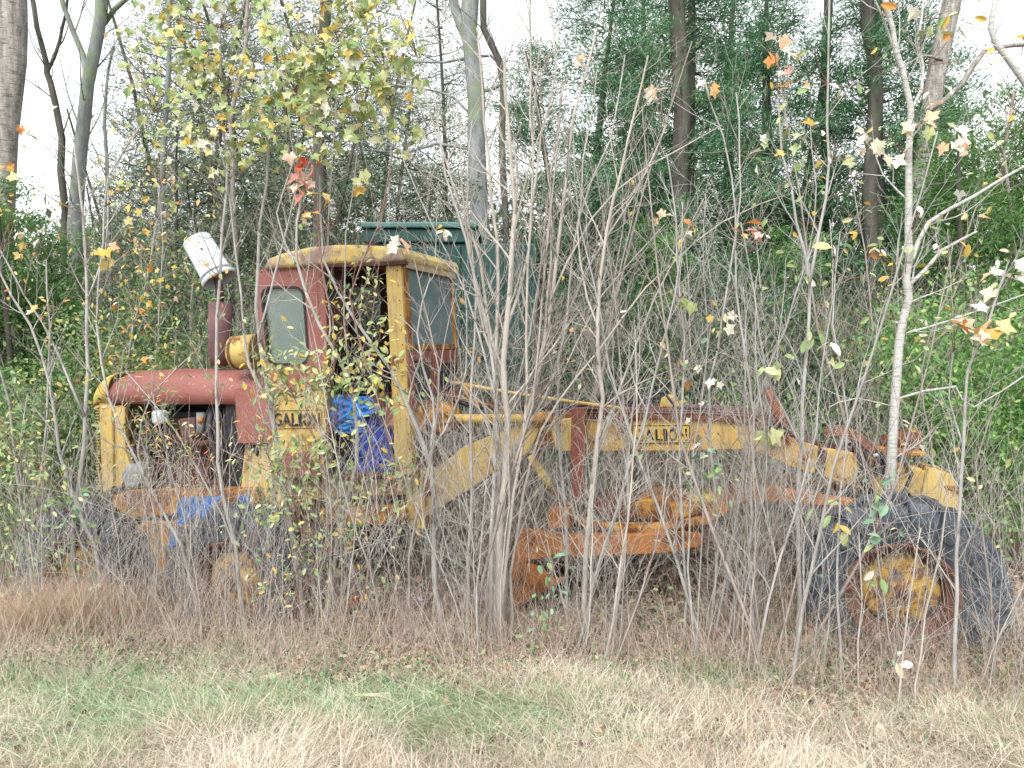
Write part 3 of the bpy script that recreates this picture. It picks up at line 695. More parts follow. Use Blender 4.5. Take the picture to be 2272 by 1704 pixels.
child_keep(cloth('torn_sheet', [(398, 1104, -.10), (490, 1100, .10), (478, 1135, -.12), (392, 1168, -.17)], TARP, amp=.05, seed=12), t2)
child_keep(cloth('torn_strip', [(378, 1176, -.1), (408, 1172, -.1), (384, 1236, -.16), (368, 1234, -.16)], TARP, 8, 12, amp=.03, seed=15), t2)
t3 = tag(cloth('blue_tarp', [(524, 1100, .3), (548, 1092, .3), (552, 1112, .28), (530, 1114, .28)], TARP, 8, 8, amp=.04, seed=18), 'tiny blue tarp shred at the foot of the yellow tank', 'tarp')
# bucket over the exhaust
bk_c = GM @ uv(486, 618, .95); bk_t = GM @ uv(437, 534, .95)
ax = (bk_t - bk_c).normalized(); L = (bk_t - bk_c).length
bk = empty('white_bucket', bk_c); tag(bk, 'white plastic bucket upside down over the exhaust pipe', 'bucket')
def bprof(name, prof, mat, parent, n=40):
    q = ax.to_track_quat('Z', 'Y').to_matrix().to_4x4(); a = np.arange(n) * 2 * math.pi / n; pr = np.array(prof)
    V = np.stack([pr[:, 0, None] * np.cos(a), pr[:, 0, None] * np.sin(a), np.repeat(pr[:, 1, None], n, 1)], -1).reshape(-1, 3)
    k = len(prof); i = np.arange(k - 1)[:, None] * n; j = np.arange(n)[None]; j2 = (j + 1) % n
    o = link(name, mesh_np(name, V, [np.stack([i + j, i + j2, i + n + j2, i + n + j], -1).reshape(-1, 4)], None, True), parent, mat)
    o.rotation_euler = q.to_euler(); return o
bprof('shell', [(.165, -.02), (.165, 0), (.158, .005), (.145, L), (.14, L + .008), (.0, L + .01)], WHT, bk)
bprof('rim', [(.17, -.02), (.178, -.015), (.178, .02), (.17, .025)], WHT, bk)
bprof('rim', [(.164, .05), (.172, .055), (.172, .065), (.163, .07)], WHT, bk)
# can hanging in the engine bay
cn = empty('metal_can', GM @ uv(347, 941, .6)); tag(cn, 'small pale can wedged in the open engine bay', 'can')
o = child_keep(prism('can_body', [(333, 911), (359, 911), (360, 941), (335, 942)], .55, .66, JUG, b=.03), cn); o.matrix_parent_inverse = (Matrix.Translation(cn.location)).inverted() @ GM
o = child_keep(tube('can_spout', [(340, 912, .6), (338, 905, .6)], .014, BLK, sides=10), cn); o.matrix_parent_inverse = (Matrix.Translation(cn.location)).inverted() @ GM
# ---------------------------------------------------------------- ground
def ground():
    xs = np.unique(np.concatenate([np.linspace(-600, -30, 12), np.linspace(-30, 30, 60), np.linspace(-9, 9, 120), np.linspace(30, 600, 12)]))
    ys = np.unique(np.concatenate([np.linspace(-60, 2, 10), np.linspace(2, 10, 80), np.linspace(10, 40, 40), np.linspace(40, 900, 14)]))
    X, Y = np.meshgrid(xs, ys); Z = gz(X, Y)
    V = np.stack([X, Y, Z], -1).reshape(-1, 3); n = len(xs); i = np.arange(len(ys) - 1)[:, None] * n; j = np.arange(n - 1)[None]
    q = np.stack([i + j, i + j + 1, i + n + j + 1, i + n + j], -1).reshape(-1, 4)
    m, nt, b = base_mat('leaf_strewn_soil', .95, .1)
    n1 = noise(nt, 30, 8, .7); r1 = ramp(nt, [(.35, (.10, .075, .055)), (.55, (.22, .17, .12)), (.7, (.34, .28, .20))]); nt.links.new(n1.outputs[0], r1.inputs[0])
    n2 = noise(nt, 1.6, 4); r2 = ramp(nt, [(.45, 0), (.6, .5)]); nt.links.new(n2.outputs[0], r2.inputs[0])
    nt.links.new(mixc(nt, r2.outputs[0], r1.outputs[0], (.14, .18, .07)), b.inputs['Base Color']); bump(nt, b, n1.outputs[0], .8, .03)
    tag(link('ground', mesh_np('ground', V, [q], None, True), None, m), kind='structure')
ground()
def dens(m, y0, y1, x0=-5.2, x1=5.2, p=1.0):
    """random ground points inside the view wedge between two distances"""
    Y = y0 + (y1 - y0) * rng.random(m) ** p; k = .70
    X = (rng.random(m) * 2 - 1) * k * Y
    s = (X > x0) & (X < x1); X, Y = X[s], Y[s]
    return np.stack([X, Y, gz(X, Y)], -1)
def blades(name, P, L, w, lean, az, tints, mat, droop=.6, segs=3):
    """P (m,3) roots; L, lean angle from vertical (m); az (m)"""
    m = len(P); t = np.linspace(0, 1, segs + 1)
    d = np.stack([np.cos(az), np.sin(az)], -1); th = lean[:, None] + droop * t[None] * (1 if not hasattr(droop, '__len__') else 1)
    th = np.minimum(th, 1.62)
    ds = L[:, None] / segs
    hx = np.concatenate([np.zeros((m, 1)), np.cumsum(np.sin(th[:, :-1]) * ds, 1)], 1); hz = np.concatenate([np.zeros((m, 1)), np.cumsum(np.cos(th[:, :-1]) * ds, 1)], 1)
    C = P[:, None] + np.stack([d[:, None, 0] * hx, d[:, None, 1] * hx, hz], -1)
    side = np.stack([-d[:, 1], d[:, 0], np.zeros(m)], -1)
    side = side + rng.normal(size=side.shape) * .35; side /= np.linalg.norm(side, axis=1, keepdims=True)
    wd = w[:, None] * (1 - t[None] ** 1.5 * .95)
    A = C - side[:, None] * wd[..., None] / 2; B = C + side[:, None] * wd[..., None] / 2
    V = np.stack([A, B], 2).reshape(-1, 3)
    i = (np.arange(m) * (segs + 1) * 2)[:, None] + np.arange(segs)[None] * 2
    q = np.stack([i, i + 1, i + 3, i + 2], -1).reshape(-1, 4)
    return link(name, mesh_np(name, V, [q], np.repeat(tints, (segs + 1) * 2)), None, mat)
STRAW = leafmat('dry_straw', [(0, (.27, .20, .15)), (.25, (.50, .42, .33)), (.65, (.72, .64, .52)), (1, (.86, .81, .70))], .25, .7)
GRN = leafmat('fresh_grass', [(0, (.15, .26, .12)), (.4, (.27, .43, .22)), (.75, (.44, .58, .36)), (1, (.66, .68, .48))], .3, .5)
TAWNY = leafmat('tawny_grass', [(0, (.30, .20, .13)), (.5, (.52, .38, .25)), (1, (.68, .55, .40))], .2, .7)
WEED = leafmat('dead_weed', [(0, (.13, .085, .065)), (.5, (.26, .19, .15)), (1, (.40, .33, .26))], .15, .8)
def U(a, b, n): return rng.uniform(a, b, n)
def patchy(P, f, th):
    s = np.sin(P[:, 0] * f + 1.3 * np.sin(P[:, 1] * f * .9)) + np.sin(P[:, 1] * f * 1.7 + P[:, 0] * f * .5 + 2)
    return s * .5 > th
# cut straw lying over the verge
P = dens(110000, 3.6, 5.3); ed = 4.78 + .22 * np.sin(P[:, 0] * 2.3 + 1) + .12 * np.sin(P[:, 0] * 6.1) - .12 * (P[:, 0] > 0); keep = rng.random(len(P)) < smooth(ed + .25, ed - .2, P[:, 1]) * .95 + .05; P = P[keep]
P[:, 2] += U(-.005, .05, len(P)) * (1 + 1.2 * patchy(P, 3.1, .1)); m = len(P)
tag(blades('straw', P, U(.03, .22, m), U(.0015, .004, m), U(.6, 1.55, m), np.where(rng.random(m) < .3, 3.0 + 2.5 * np.sin(P[:, 0] * 3 + P[:, 1] * 2) + rng.normal(0, .5, m), U(0, 6.28, m)), np.clip(rng.random(m) ** .8 * .75 + .05 + .22 * patchy(P, 4.3, .15), 0, 1), STRAW, .5), 'loose dry straw and mown hay covering the verge', kind='stuff')
P = dens(46000, 3.7, 6.4); P = P[(P[:, 1] < 4.75 + .2 * np.sin(P[:, 0] * 2.7)) | (patchy(P, 2.4, .35) & (rng.random(len(P)) < .7))]; m = len(P)
tag(blades('dead_grass', P, U(.05, .20, m), U(.0015, .003, m), U(0, .9, m), U(0, 6.28, m), rng.random(m) * .8, STRAW, .8), 'short dead grass standing between the weeds', kind='stuff')
# green grass: a long combed swathe at left centre and tufts
def green_mask(P):
    X, Y = P[:, 0], P[:, 1]
    a = np.exp(-(((X + 1.3) / 1.6) ** 2 + ((Y - 4.42) / .24) ** 2)) * 1.0 + np.exp(-(((X + 2.7) / 1.0) ** 2 + ((Y - 4.85) / .3) ** 2)) * .45; b = np.exp(-(((X + 2.2) / .6) ** 2 + ((Y - 5.3) / .3) ** 2)) * .6
    c = np.exp(-(((X + 3.1) / .6) ** 2 + ((Y - 5.4) / .4) ** 2)) * .35; d = .07 + .22 * patchy(P, 2.2, .3); e = np.exp(-(((X - 1.6) / .5) ** 2 + ((Y - 4.9) / .25) ** 2)) * .35
    f = np.exp(-(((X + .6) / 1.0) ** 2 + ((Y - 4.35) / .18) ** 2)) * .4
    g = 1 - .75 * smooth(4.85, 5.2, Y + .18 * np.sin(X * 3.1) + .1 * np.sin(X * 8.3)); return np.clip((a + b + c + d + e + f) * g, 0, 1)
P = dens(120000, 3.8, 6.6); P = P[rng.random(len(P)) < green_mask(P)]; P[:, 2] += U(0, .03, len(P)); m = len(P)
az = rng.normal(2.9, .7, m); az = np.where(rng.random(m) < .3, U(0, 6.28, m), az)
tag(blades('green_grass', P, U(.12, .36, m), U(.0025, .0055, m), U(.7, 1.4, m), az, rng.random(m), GRN, .9, 4), 'long fresh green grass combed flat along the verge', kind='stuff')
# clump of tawny dead grass at the left wheel
c0 = at(160, 1290, 6.6); P = np.stack([rng.normal(c0.x, .34, 5200), rng.normal(6.5, .16, 5200), np.zeros(5200)], -1); P[:, 2] = gz(P[:, 0], P[:, 1]); m = len(P)
tus = blades('tawny_grass_tussock', P, U(.25, .75, m), U(.0015, .003, m), U(0, .5, m), U(0, 6.28, m), rng.random(m), TAWNY, 1.25, 5)
tag(tus, 'tawny dead grass tussock drooping against the far left wheel', 'grass', kind='stuff')
# leaf litter
def litter_mat(): return leafmat('fallen_leaves', [(0, (.09, .055, .04)), (.4, (.24, .15, .11)), (.7, (.40, .30, .23)), (.9, (.62, .52, .42)), (.96, (.60, .40, .25)), (1, (.65, .25, .06))], .1, .7)
OV = np.array([(0, 0, 0), (.35, .3, .1), (.35, -.3, .1), (.75, .25, .05), (.75, -.25, .08), (1.05, 0, -.06), (.5, 0, -.02)]) - np.array([.5, 0, 0])
OVF = [np.array([(0, 6, 1), (0, 2, 6), (1, 6, 3), (2, 4, 6), (3, 6, 5), (4, 5, 6)])]
P = dens(42000, 4.55, 10, p=1.9); P[:, 2] += U(.005, .05, len(P)); m = len(P)
Rm = rand_rot(m); fl = rng.random(m) < .7; th = U(0, 6.28, m)
flat = np.zeros((m, 3, 3)); flat[:, 0, 0] = np.cos(th); flat[:, 0, 1] = -np.sin(th); flat[:, 1, 0] = np.sin(th); flat[:, 1, 1] = np.cos(th); flat[:, 2, 2] = 1
Rm = np.where(fl[:, None, None], flat, Rm)
P2 = dens(520, 3.9, 4.9); P2[:, 2] += .06; P = np.concatenate([P, P2]); Rm = np.concatenate([Rm, rand_rot(len(P2))]); m = len(P)
tag(link('leaf_litter', scatter('leaf_litter', OV, OVF, P, Rm, U(.03, .095, m)), None, litter_mat()), 'brown fallen leaves covering the ground under the thicket', kind='stuff')
# ---------------------------------------------------------------- bark materials
BARK = {
 'grey': barkmat('grey_sapling_bark', (.24, .23, .22), (.50, .49, .47)),
 'beige': barkmat('beige_sapling_bark', (.30, .27, .24), (.54, .50, .45)),
 'brown': barkmat('brown_twig_bark', (.20, .17, .15), (.42, .37, .34)),
 'red': barkmat('reddish_twig_bark', (.16, .09, .075), (.30, .20, .17)),
 'white': barkmat('pale_banded_bark', (.38, .38, .36), (.58, .58, .56), scale=30, stretch=(1, 1, 3), band=(.22, .20, .17)),
 'dark': barkmat('dark_tree_bark', (.03, .028, .025), (.13, .12, .105), scale=7, stretch=(1, 1, .2), moss=(.06, .09, .05)),
 'oak': barkmat('rough_brown_bark', (.12, .11, .10), (.46, .43, .40), scale=16, stretch=(1, 1, .2), band=(.09, .08, .07)),
 'lich': barkmat('lichen_grey_bark', (.10, .11, .11), (.30, .32, .32), scale=10, moss=(.20, .26, .14)),
}
# ---------------------------------------------------------------- growth
def path(p0, d, L, n=6, up=.35, wob=.12, rg=random):
    pts = [Vector(p0)]; d = Vector(d).normalized(); s = L / (n - 1)
    for i in range(n - 1):
        d = (d + Vector((rg.gauss(0, wob), rg.gauss(0, wob), rg.gauss(0, wob))) + Vector((0, 0, up / n))).normalized()
        pts.append(pts[-1] + d * s)
    return pts
def on_path(pts, t):
    f = t * (len(pts) - 1); i = min(int(f), len(pts) - 2); return pts[i].lerp(pts[i + 1], f - i), (pts[i + 1] - pts[i]).normalized()
def branch_out(T, pts, rad, nb, L, ang=(.5, .9), t0=.25, level=2, tips=None, up=.4, fall=.55, sides=3, rg=random, planar=.0, nsub=5):
    for k in range(nb):
        t = t0 + (1 - t0) * (k + rg.random()) / nb
        t = min(t, .99); p, d = on_path(pts, t)
        r = rad[0] + (rad[-1] - rad[0]) * t
        a = rg.uniform(0, 6.28); side = d.orthogonal().normalized(); side.rotate(Matrix.Rotation(a, 3, d))
        if planar: side = Vector((side.x, side.y * (1 - planar), side.z)).normalized()
        an = rg.uniform(*ang); nd = d * math.cos(an) + side * math.sin(an)
        LL = L * rg.uniform(.45, 1.1) * (1 - .45 * t)
        bp = path(p, nd, LL, 6, up, .10, rg); r0 = max(.0014, min(r * .6, .0045 + LL * .009)); r1 = .0010
        T.add(bp, list(np.linspace(r0, r1, 6)), sides, rg.random())
        if tips is not None: tips.append((bp[-1], (bp[-1] - bp[-2]).normalized())); tips.append((bp[3], (bp[3] - bp[2]).normalized()))
        if level > 1: branch_out(T, bp, [r0, r1], nsub if level == 2 else nsub - 1, LL * fall, (.4, .9), .2, level - 1, tips, up * .7, fall, 3, rg, planar, nsub)
def leaf_mesh(kind):
    if kind == 'maple':
        ang = [(-165, .40), (-140, .66), (-118, .50), (-100, .52), (-66, .90), (-50, .66), (-34, .56), (-16, .74), (0, 1.0)]
        L = [(.9 * r * math.cos(R(a)), .9 * r * math.sin(R(a))) for a, r in ang]; L = L + [(x, -y) for x, y in L[-2::-1]]
        V = [(.0, 0, .0)] + [(x, y, .28 * abs(y) - .22 * x * x) for x, y in L]
        n = len(L); F_ = [(0, i + 1, (i + 1) % n + 1) for i in range(n - 1)]
        V += [(-.02, .012, 0), (-.02, -.012, 0), (-.55, 0, .05)]; F_.append((n + 1, n + 2, n + 3))
        V = [(x + .55, y, z) for x, y, z in V]
    elif kind == 'oval':
        V = [(0, 0, 0), (.22, .19, .05), (.22, 0, 0), (.22, -.19, .05), (.55, .26, .07), (.55, 0, -.01), (.55, -.26, .07), (.85, .15, .0), (.85, 0, -.05), (.85, -.15, .0), (1, 0, -.10)]
        F_ = [(0, 2, 1), (0, 3, 2), (1, 2, 5, 4), (2, 3, 6, 5), (4, 5, 8, 7), (5, 6, 9, 8), (7, 8, 10), (8, 9, 10)]
    else:  # narrow
        V = [(0, 0, 0), (.3, .09, .03), (.3, 0, 0), (.3, -.09, .03), (.65, .08, .0), (.65, 0, -.04), (.65, -.08, .0), (1, 0, -.14)]
        F_ = [(0, 2, 1), (0, 3, 2), (1, 2, 5, 4), (2, 3, 6, 5), (4, 5, 7), (5, 6, 7)]
    return V, F_
LEAFC = {
 'ygreen': [(0, (.22, .28, .10)), (.5, (.36, .42, .17)), (1, (.52, .54, .28))],
 'lime': [(0, (.20, .32, .12)), (.6, (.36, .48, .22)), (1, (.55, .60, .34))],
 'green': [(0, (.07, .17, .05)), (.6, (.16, .30, .11)), (1, (.30, .42, .20))],
 'bluegreen': [(0, (.12, .26, .16)), (1, (.30, .46, .32))],
 'yellow': [(0, (.50, .34, .07)), (.6, (.66, .48, .12)), (1, (.74, .62, .30))],
 'orange': [(0, (.52, .22, .08)), (.6, (.78, .36, .09)), (1, (.80, .55, .28))],
 'peach': [(0, (.70, .38, .22)), (.6, (.80, .60, .44)), (1, (.85, .78, .66))],
 'cream': [(0, (.66, .60, .42)), (.6, (.80, .78, .66)), (1, (.86, .86, .80))],
 'pink': [(0, (.50, .17, .14)), (.6, (.64, .34, .28)), (1, (.76, .55, .48))],
 'red': [(0, (.40, .03, .02)), (1, (.60, .14, .06))],
 'mauve': [(0, (.24, .16, .26)), (1, (.42, .32, .44))],
}
LM = {}
def leafdata(kind, colr):
    if (kind, colr) not in LM:
        V, F_ = leaf_mesh(kind); me = bpy.data.meshes.new('leaf'); me.from_pydata(V, [], F_); me.update()
        mk = 'leaf_' + colr
        me.materials.append(bpy.data.materials.get(mk) or leafmat(mk, LEAFC[colr], .3, .5, tint=False)); LM[(kind, colr)] = me
    return LM[(kind, colr)]
NLEAF = [0]
def put_leaf(parent, p, d, kind, colr, size, rg=random):
    x = Vector(d).normalized(); n = Vector((rg.gauss(0, .5), rg.gauss(-.6, .5), rg.gauss(.7, .5))).normalized()
    y = n.cross(x).normalized(); z = x.cross(y)
    o = bpy.data.objects.new('leaf', leafdata(kind, colr)); COL.objects.link(o); o.parent = parent
    M = Matrix((x, y, z)).transposed().to_4x4(); M = Matrix.Translation(Vector(p) - parent.location) @ M @ Matrix.Diagonal((size, size * rg.uniform(.7, 1.1), size, 1))
    o.matrix_local = M; NLEAF[0] += 1
    return o
SAP = []
def resample(px, Y, wob=.0, step=70, rg=random):
    """traced polyline (display pixels) -> smooth world polyline with a drifting depth"""
    P = [(x * K, y * K) for x, y in px]; out_ = []; dY = 0; g = rg.uniform(-.08, .08)
    n = len(P)
    def cr(a, b, c, d, t): return .5 * (2 * b + (c - a) * t + (2 * a - 5 * b + 4 * c - d) * t * t + (3 * b - a - 3 * c + d) * t ** 3)
    for i in range(n - 1):
        a = P[max(i - 1, 0)]; b, c = P[i], P[i + 1]; d = P[min(i + 2, n - 1)]
        m = max(2, int(math.hypot(c[0] - b[0], c[1] - b[1]) / step))
        for k in range(m):
            t = k / m; x, y = (cr(a[q], b[q], c[q], d[q], t) for q in (0, 1)); out_.append((x + rg.gauss(0, 2.2), y))
    out_.append(P[-1]); res = []
    for i, (x, y) in enumerate(out_):
        f = i / max(1, len(out_) - 1); res.append(at(x, y, Y + g * f * 6 * .5 + wob * math.sin(f * 5)))
    return res
def sapling(label, px, w0, w1, off=-.45, bark='grey', nb=14, L=.7, level=2, forks=(), Y=None, leaves=None, name='sapling', root=True, ang=(.5, .9), up=.4, t0=.2, planar=.3, group=None, seed=None, nsub=5, cat='sapling', sides=7):
    """px: traced base->top, display pixels; w0,w1 widths in source pixels"""
    rg = random.Random(seed if seed is not None else hash(label) % 9999 if False else len(SAP) * 17 + 3)
    YY = Y if Y else depth(px[0][0] * K, off)
    pts = resample(px, YY, .04, rg=rg)
    ws = 1 if bark == 'white' or cat == 'tree' else .74
    r0, r1 = w0 * ws / 2 / F * YY, w1 * ws / 2 / F * YY
    b = pts[0]; g = float(gz(b.x, b.y))
    if root and b.z > g + .02: pts = [Vector((b.x + rg.uniform(-.02, .02), b.y, g - .03))] + pts
    e = empty(name, (pts[0].x, pts[0].y, pts[0].z)); tag(e, label, cat, group)
    T = Tubes(); n = len(pts); rad = list(np.linspace(r0, r1, n)); rad[0] *= 1.12
    loc = [p - e.location for p in pts]
    T.add(loc, rad, sides, .5)
    trunks = [(loc, [r0, r1])]
    for fk, fw0, fw1 in forks:
        fw0 *= ws; fw1 *= ws; fp_ = resample(fk, YY, .05, rg=rg); fl_ = [p - e.location for p in fp_]
        # join the fork to the nearest trunk point
        q = min(loc, key=lambda a: (a - fl_[0]).length); fl_ = [q] + fl_ if (q - fl_[0]).length > .01 else fl_
        T.add(fl_, list(np.linspace(fw0 / 2 / F * YY, fw1 / 2 / F * YY, len(fl_))), 6, .5); trunks.append((fl_, [fw0 / 2 / F * YY, fw1 / 2 / F * YY]))
    mt = BARK[bark]
    link('trunk', T.mesh('trunk'), e, mt)
    tips = []
    B = Tubes()
    tl = sum((a[-1] - a[0]).length for a, _ in trunks)
    for a, rr in trunks:
        k = max(2, round(nb * (a[-1] - a[0]).length / tl)); branch_out(B, a, rr, k, L, ang, t0, level, tips, up, rg=rg, planar=planar, nsub=nsub)
    if B.g:
        o = link('twigs', B.mesh('twigs'), e, BARK['brown'] if bark in ('grey', 'beige') and rg.random() < .35 else mt); o['kind'] = 'stuff'
    e_pts = [(p + e.location) for a, _ in trunks for p in a]
    SAP.append((e, e_pts, YY, tips))
    if leaves:
        for (nl, kind, cols, size, region) in leaves:
            tt = [t for t in tips if region is None or region(t[0] + e.location)]
            for _ in range(nl):
                if not tt: break
                p, d = rg.choice(tt); p = p + e.location + Vector((rg.gauss(0, .05), rg.gauss(0, .05), rg.gauss(0, .05)))
                put_leaf(e, p, Vector((rg.gauss(0, .6), rg.gauss(0, .6), rg.gauss(-.5, .4))) + d * .5, kind, rg.choice(cols), size * rg.uniform(.7, 1.2), rg)
    return e
MAPLE = [(90, 'maple', ['ygreen', 'ygreen', 'lime', 'ygreen', 'yellow'], .085, lambda p: p.z > CAMZ + 1.75)]
def ml(n, cols=('ygreen', 'lime', 'ygreen', 'yellow', 'lime'), s=.058, z=1.4): return [(n, 'maple', list(cols), s, lambda p: p.z > CAMZ + z)]
# -- traced saplings, right to left
sapling('white barked sapling with dark bands, tallest between the front tyre and the beam', [(1921, 1290), (1923, 1060), (1936, 820), (1950, 690), (1961, 600), (1965, 500), (1961, 330), (1966, 230), (1950, 150), (1925, 60), (1905, -20)], 24, 9, .42, 'white', 16, .9, 2,
        [([(1966, 560), (2010, 480), (2100, 425), (2230, 350)], 13, 6), ([(1962, 620), (2040, 540), (2110, 500)], 11, 5), ([(1963, 240), (1990, 190), (1985, 90), (1995, 0)], 9, 5), ([(1962, 210), (1930, 100), (1880, -20)], 8, 4), ([(1940, 860), (2060, 835), (2100, 880), (2230, 800)], 6, 3), ([(1935, 880), (1850, 860), (1790, 880)], 4, 2), ([(1950, 720), (2060, 690), (2230, 630)], 6, 3)], sides=10, leaves=[(26, 'maple', ['cream', 'peach', 'ygreen'], .07, lambda p: True)], planar=.5)
sapling('grey sapling left of the front tyre forking beside the rusty stub pipe', [(1728, 1420), (1726, 1110), (1738, 800), (1748, 610), (1722, 480), (1690, 330), (1680, 200)], 17, 5, -.3, 'grey', 22, .8, 2, [([(1748, 610), (1772, 500), (1790, 350), (1786, 180), (1792, -20)], 11, 5), ([(1726, 960), (1700, 900), (1655, 800), (1630, 640), (1600, 480)], 9, 4)])
sapling('slim grey stem crossing the left shoulder of the front tyre', [(1815, 1500), (1812, 1150), (1828, 900), (1800, 700), (1815, 500)], 9, 3, -.75, 'grey', 12, .6, 2)
sapling('grey stem in front of the front tyre hub', [(1848, 1560), (1862, 1300), (1855, 1150)], 7, 4, -.9, 'beige', 6, .4, 2)
sapling('upright grey sapling in front of the right side of the front tyre', [(2062, 1440), (2066, 1200), (2082, 950), (2090, 800), (2135, 700), (2180, 560)], 14, 5, -.7, 'grey', 16, .7, 2, [([(2080, 960), (2050, 860), (2060, 760)], 7, 3)])
sapling('yellow tan cane leaning right across the front wheel disc', [(1975, 1480), (2000, 1330), (2035, 1180), (2052, 1060)], 7, 3, -1.0, 'beige', 5, .4, 1)
sapling('tan cane leaning left of the front wheel hub', [(1930, 1600), (1950, 1400), (1975, 1230), (1990, 1140)], 6, 3, -1.2, 'beige', 4, .3, 1)
sapling('brown stem at the right edge of the front tyre', [(2150, 1420), (2130, 1200), (2110, 1000), (2160, 850)], 7, 3, -.6, 'brown', 10, .5, 2)
sapling('grey stem with long shoots at the middle of the beam lettering', [(1475, 1460), (1480, 1200), (1470, 1000), (1478, 800), (1465, 560), (1440, 330)], 9, 4, -.35, 'grey', 20, .8, 2)
sapling('grey stem just right of the beam lettering', [(1530, 1400), (1550, 1180), (1530, 900), (1560, 680), (1600, 420), (1590, 200)], 10, 4, -.25, 'grey', 20, .8, 2)
sapling('thin sapling with pale bark midway between blade and front tyre', [(1640, 1480), (1620, 1200), (1628, 900), (1600, 700), (1580, 380), (1520, 170)], 10, 4, -.4, 'grey', 20, .9, 2)
sapling('leaning beige trunk between the blade and the beam lettering', [(1270, 1400), (1265, 1200), (1282, 1020), (1300, 860), (1290, 700), (1310, 500), (1360, 300), (1400, 120)], 19, 5, -.35, 'beige', 30, 1.0, 2, [([(1285, 990), (1340, 840), (1420, 640), (1520, 430)], 9, 3), ([(1290, 700), (1250, 560), (1262, 350), (1290, 150)], 8, 3)], sides=9)
sapling('twin grey stem behind the red mast', [(1230, 1360), (1220, 1100), (1205, 900), (1222, 700), (1280, 560), (1370, 420), (1440, 270)], 12, 4, .1, 'grey', 26, .9, 2)
sapling('thickest trunk of the multi-stem clump in front of the blade', [(1085, 1420), (1080, 1200), (1090, 1040), (1097, 900), (1085, 780), (1100, 620), (1112, 450), (1098, 280), (1090, 120)], 30, 8, -.45, 'beige', 34, 1.1, 2, [([(1094, 880), (1060, 700), (1035, 560), (990, 430), (930, 260), (900, 120)], 13, 4), ([(1098, 700), (1140, 540), (1160, 360), (1200, 150), (1190, 0)], 12, 4), ([(1108, 500), (1150, 330), (1165, 100)], 8, 3)], sides=10)
sapling('smooth beige stem right of the thickest trunk in the clump', [(1092, 1400), (1094, 1180), (1115, 1000), (1160, 820), (1192, 640), (1215, 450), (1240, 250), (1290, 60)], 22, 6, -.35, 'beige', 32, 1.0, 2, [([(1190, 650), (1280, 470), (1400, 360), (1560, 270)], 9, 3), ([(1170, 780), (1190, 560), (1180, 330), (1130, 100)], 9, 3)], sides=9)
sapling('beige stem hugging the thickest trunk on its left', [(1070, 1420), (1068, 1200), (1078, 1000), (1070, 820), (1075, 620), (1060, 420), (1040, 200), (1030, 60)], 18, 5, -.5, 'beige', 34, 1.0, 2, [([(1072, 800), (1030, 620), (1000, 400), (985, 200)], 8, 3)])
sapling('upright grey stem at the right side of the clump', [(1048, 1410), (1060, 1200), (1100, 1000), (1180, 860), (1225, 700), (1245, 480), (1320, 300), (1350, 120)], 12, 4, -.4, 'grey', 30, 1.0, 2, [([(1210, 820), (1300, 640), (1440, 480)], 6, 3)])
sapling('slim grey stem between the clump and the windscreen', [(1010, 1410), (1012, 1200), (1020, 1000), (1015, 820), (1030, 640), (1010, 440), (1020, 260)], 11, 4, -.5, 'grey', 28, .9, 2)
sapling('pale stem leaning left out of the clump above the beam', [(1060, 1400), (1062, 1150), (1075, 900), (1050, 700), (1010, 520), (960, 380), (940, 220)], 15, 5, -.5, 'grey', 28, .9, 2, [([(1068, 860), (1010, 640), (900, 420), (860, 300)], 8, 3)])
sapling('slender clump stem sweeping far right over the beam', [(1102, 1400), (1115, 1150), (1170, 930), (1290, 760), (1400, 620), (1560, 480), (1700, 420)], 10, 3, -.4, 'beige', 24, .8, 2)
sapling('straight thin stem rising from the centre of the clump', [(1078, 1420), (1100, 1150), (1135, 900), (1135, 650), (1150, 400), (1145, 100), (1150, -30)], 11, 4, -.55, 'beige', 26, .9, 2)
sapling('curved grey trunk under the cab corner with a fork at the frame', [(965, 1410), (938, 1270), (936, 1120), (925, 1000), (880, 880), (845, 800), (770, 690), (700, 560), (690, 380)], 20, 5, -.4, 'grey', 26, .8, 2, [([(936, 1130), (930, 960), (935, 860), (900, 720), (930, 600)], 13, 4), ([(930, 980), (990, 860), (1010, 740), (1000, 600)], 9, 4)], sides=9)
sapling('lean grey stem in front of the windscreen', [(890, 1400), (880, 1200), (940, 960), (945, 800), (910, 640), (885, 520)], 9, 3, -.55, 'brown', 22, .7, 2, [([(944, 830), (960, 740), (985, 640)], 6, 3)])
sapling('grey trunk climbing in front of the lower cab door lettering', [(655, 1380), (640, 1200), (600, 1000), (585, 880), (560, 740), (555, 580), (575, 400), (590, 250)], 20, 6, -.3, 'grey', 26, .7, 2, [([(585, 880), (540, 790), (520, 640), (500, 450), (470, 300)], 10, 4), ([(560, 720), (600, 560), (640, 400), (620, 250)], 8, 4)], leaves=ml(45), sides=9)
sapling('slanting grey stem crossing the rear wheel and the door panel', [(530, 1400), (505, 1180), (470, 1000), (468, 860), (475, 600), (488, 420), (480, 200), (475, 60)], 14, 5, -.45, 'grey', 22, .7, 2, [([(505, 1170), (440, 1040), (380, 930), (270, 800)], 7, 3)], leaves=ml(55))
sapling('stem forking over the cab window', [(700, 1380), (735, 1130), (770, 1000), (760, 840), (690, 700), (640, 560), (660, 400), (700, 280), (690, 120)], 15, 5, -.5, 'grey', 26, .8, 2, [([(640, 570), (600, 460), (640, 330), (640, 200)], 7, 3), ([(760, 840), (740, 600), (760, 420), (780, 250)], 7, 3)], leaves=ml(75))
sapling('thin brown stem rising in front of the open cab door', [(800, 1400), (790, 1200), (850, 1000), (800, 820), (760, 640), (820, 480), (850, 300), (830, 150)], 8, 3, -.6, 'red', 22, .7, 2, leaves=ml(60))
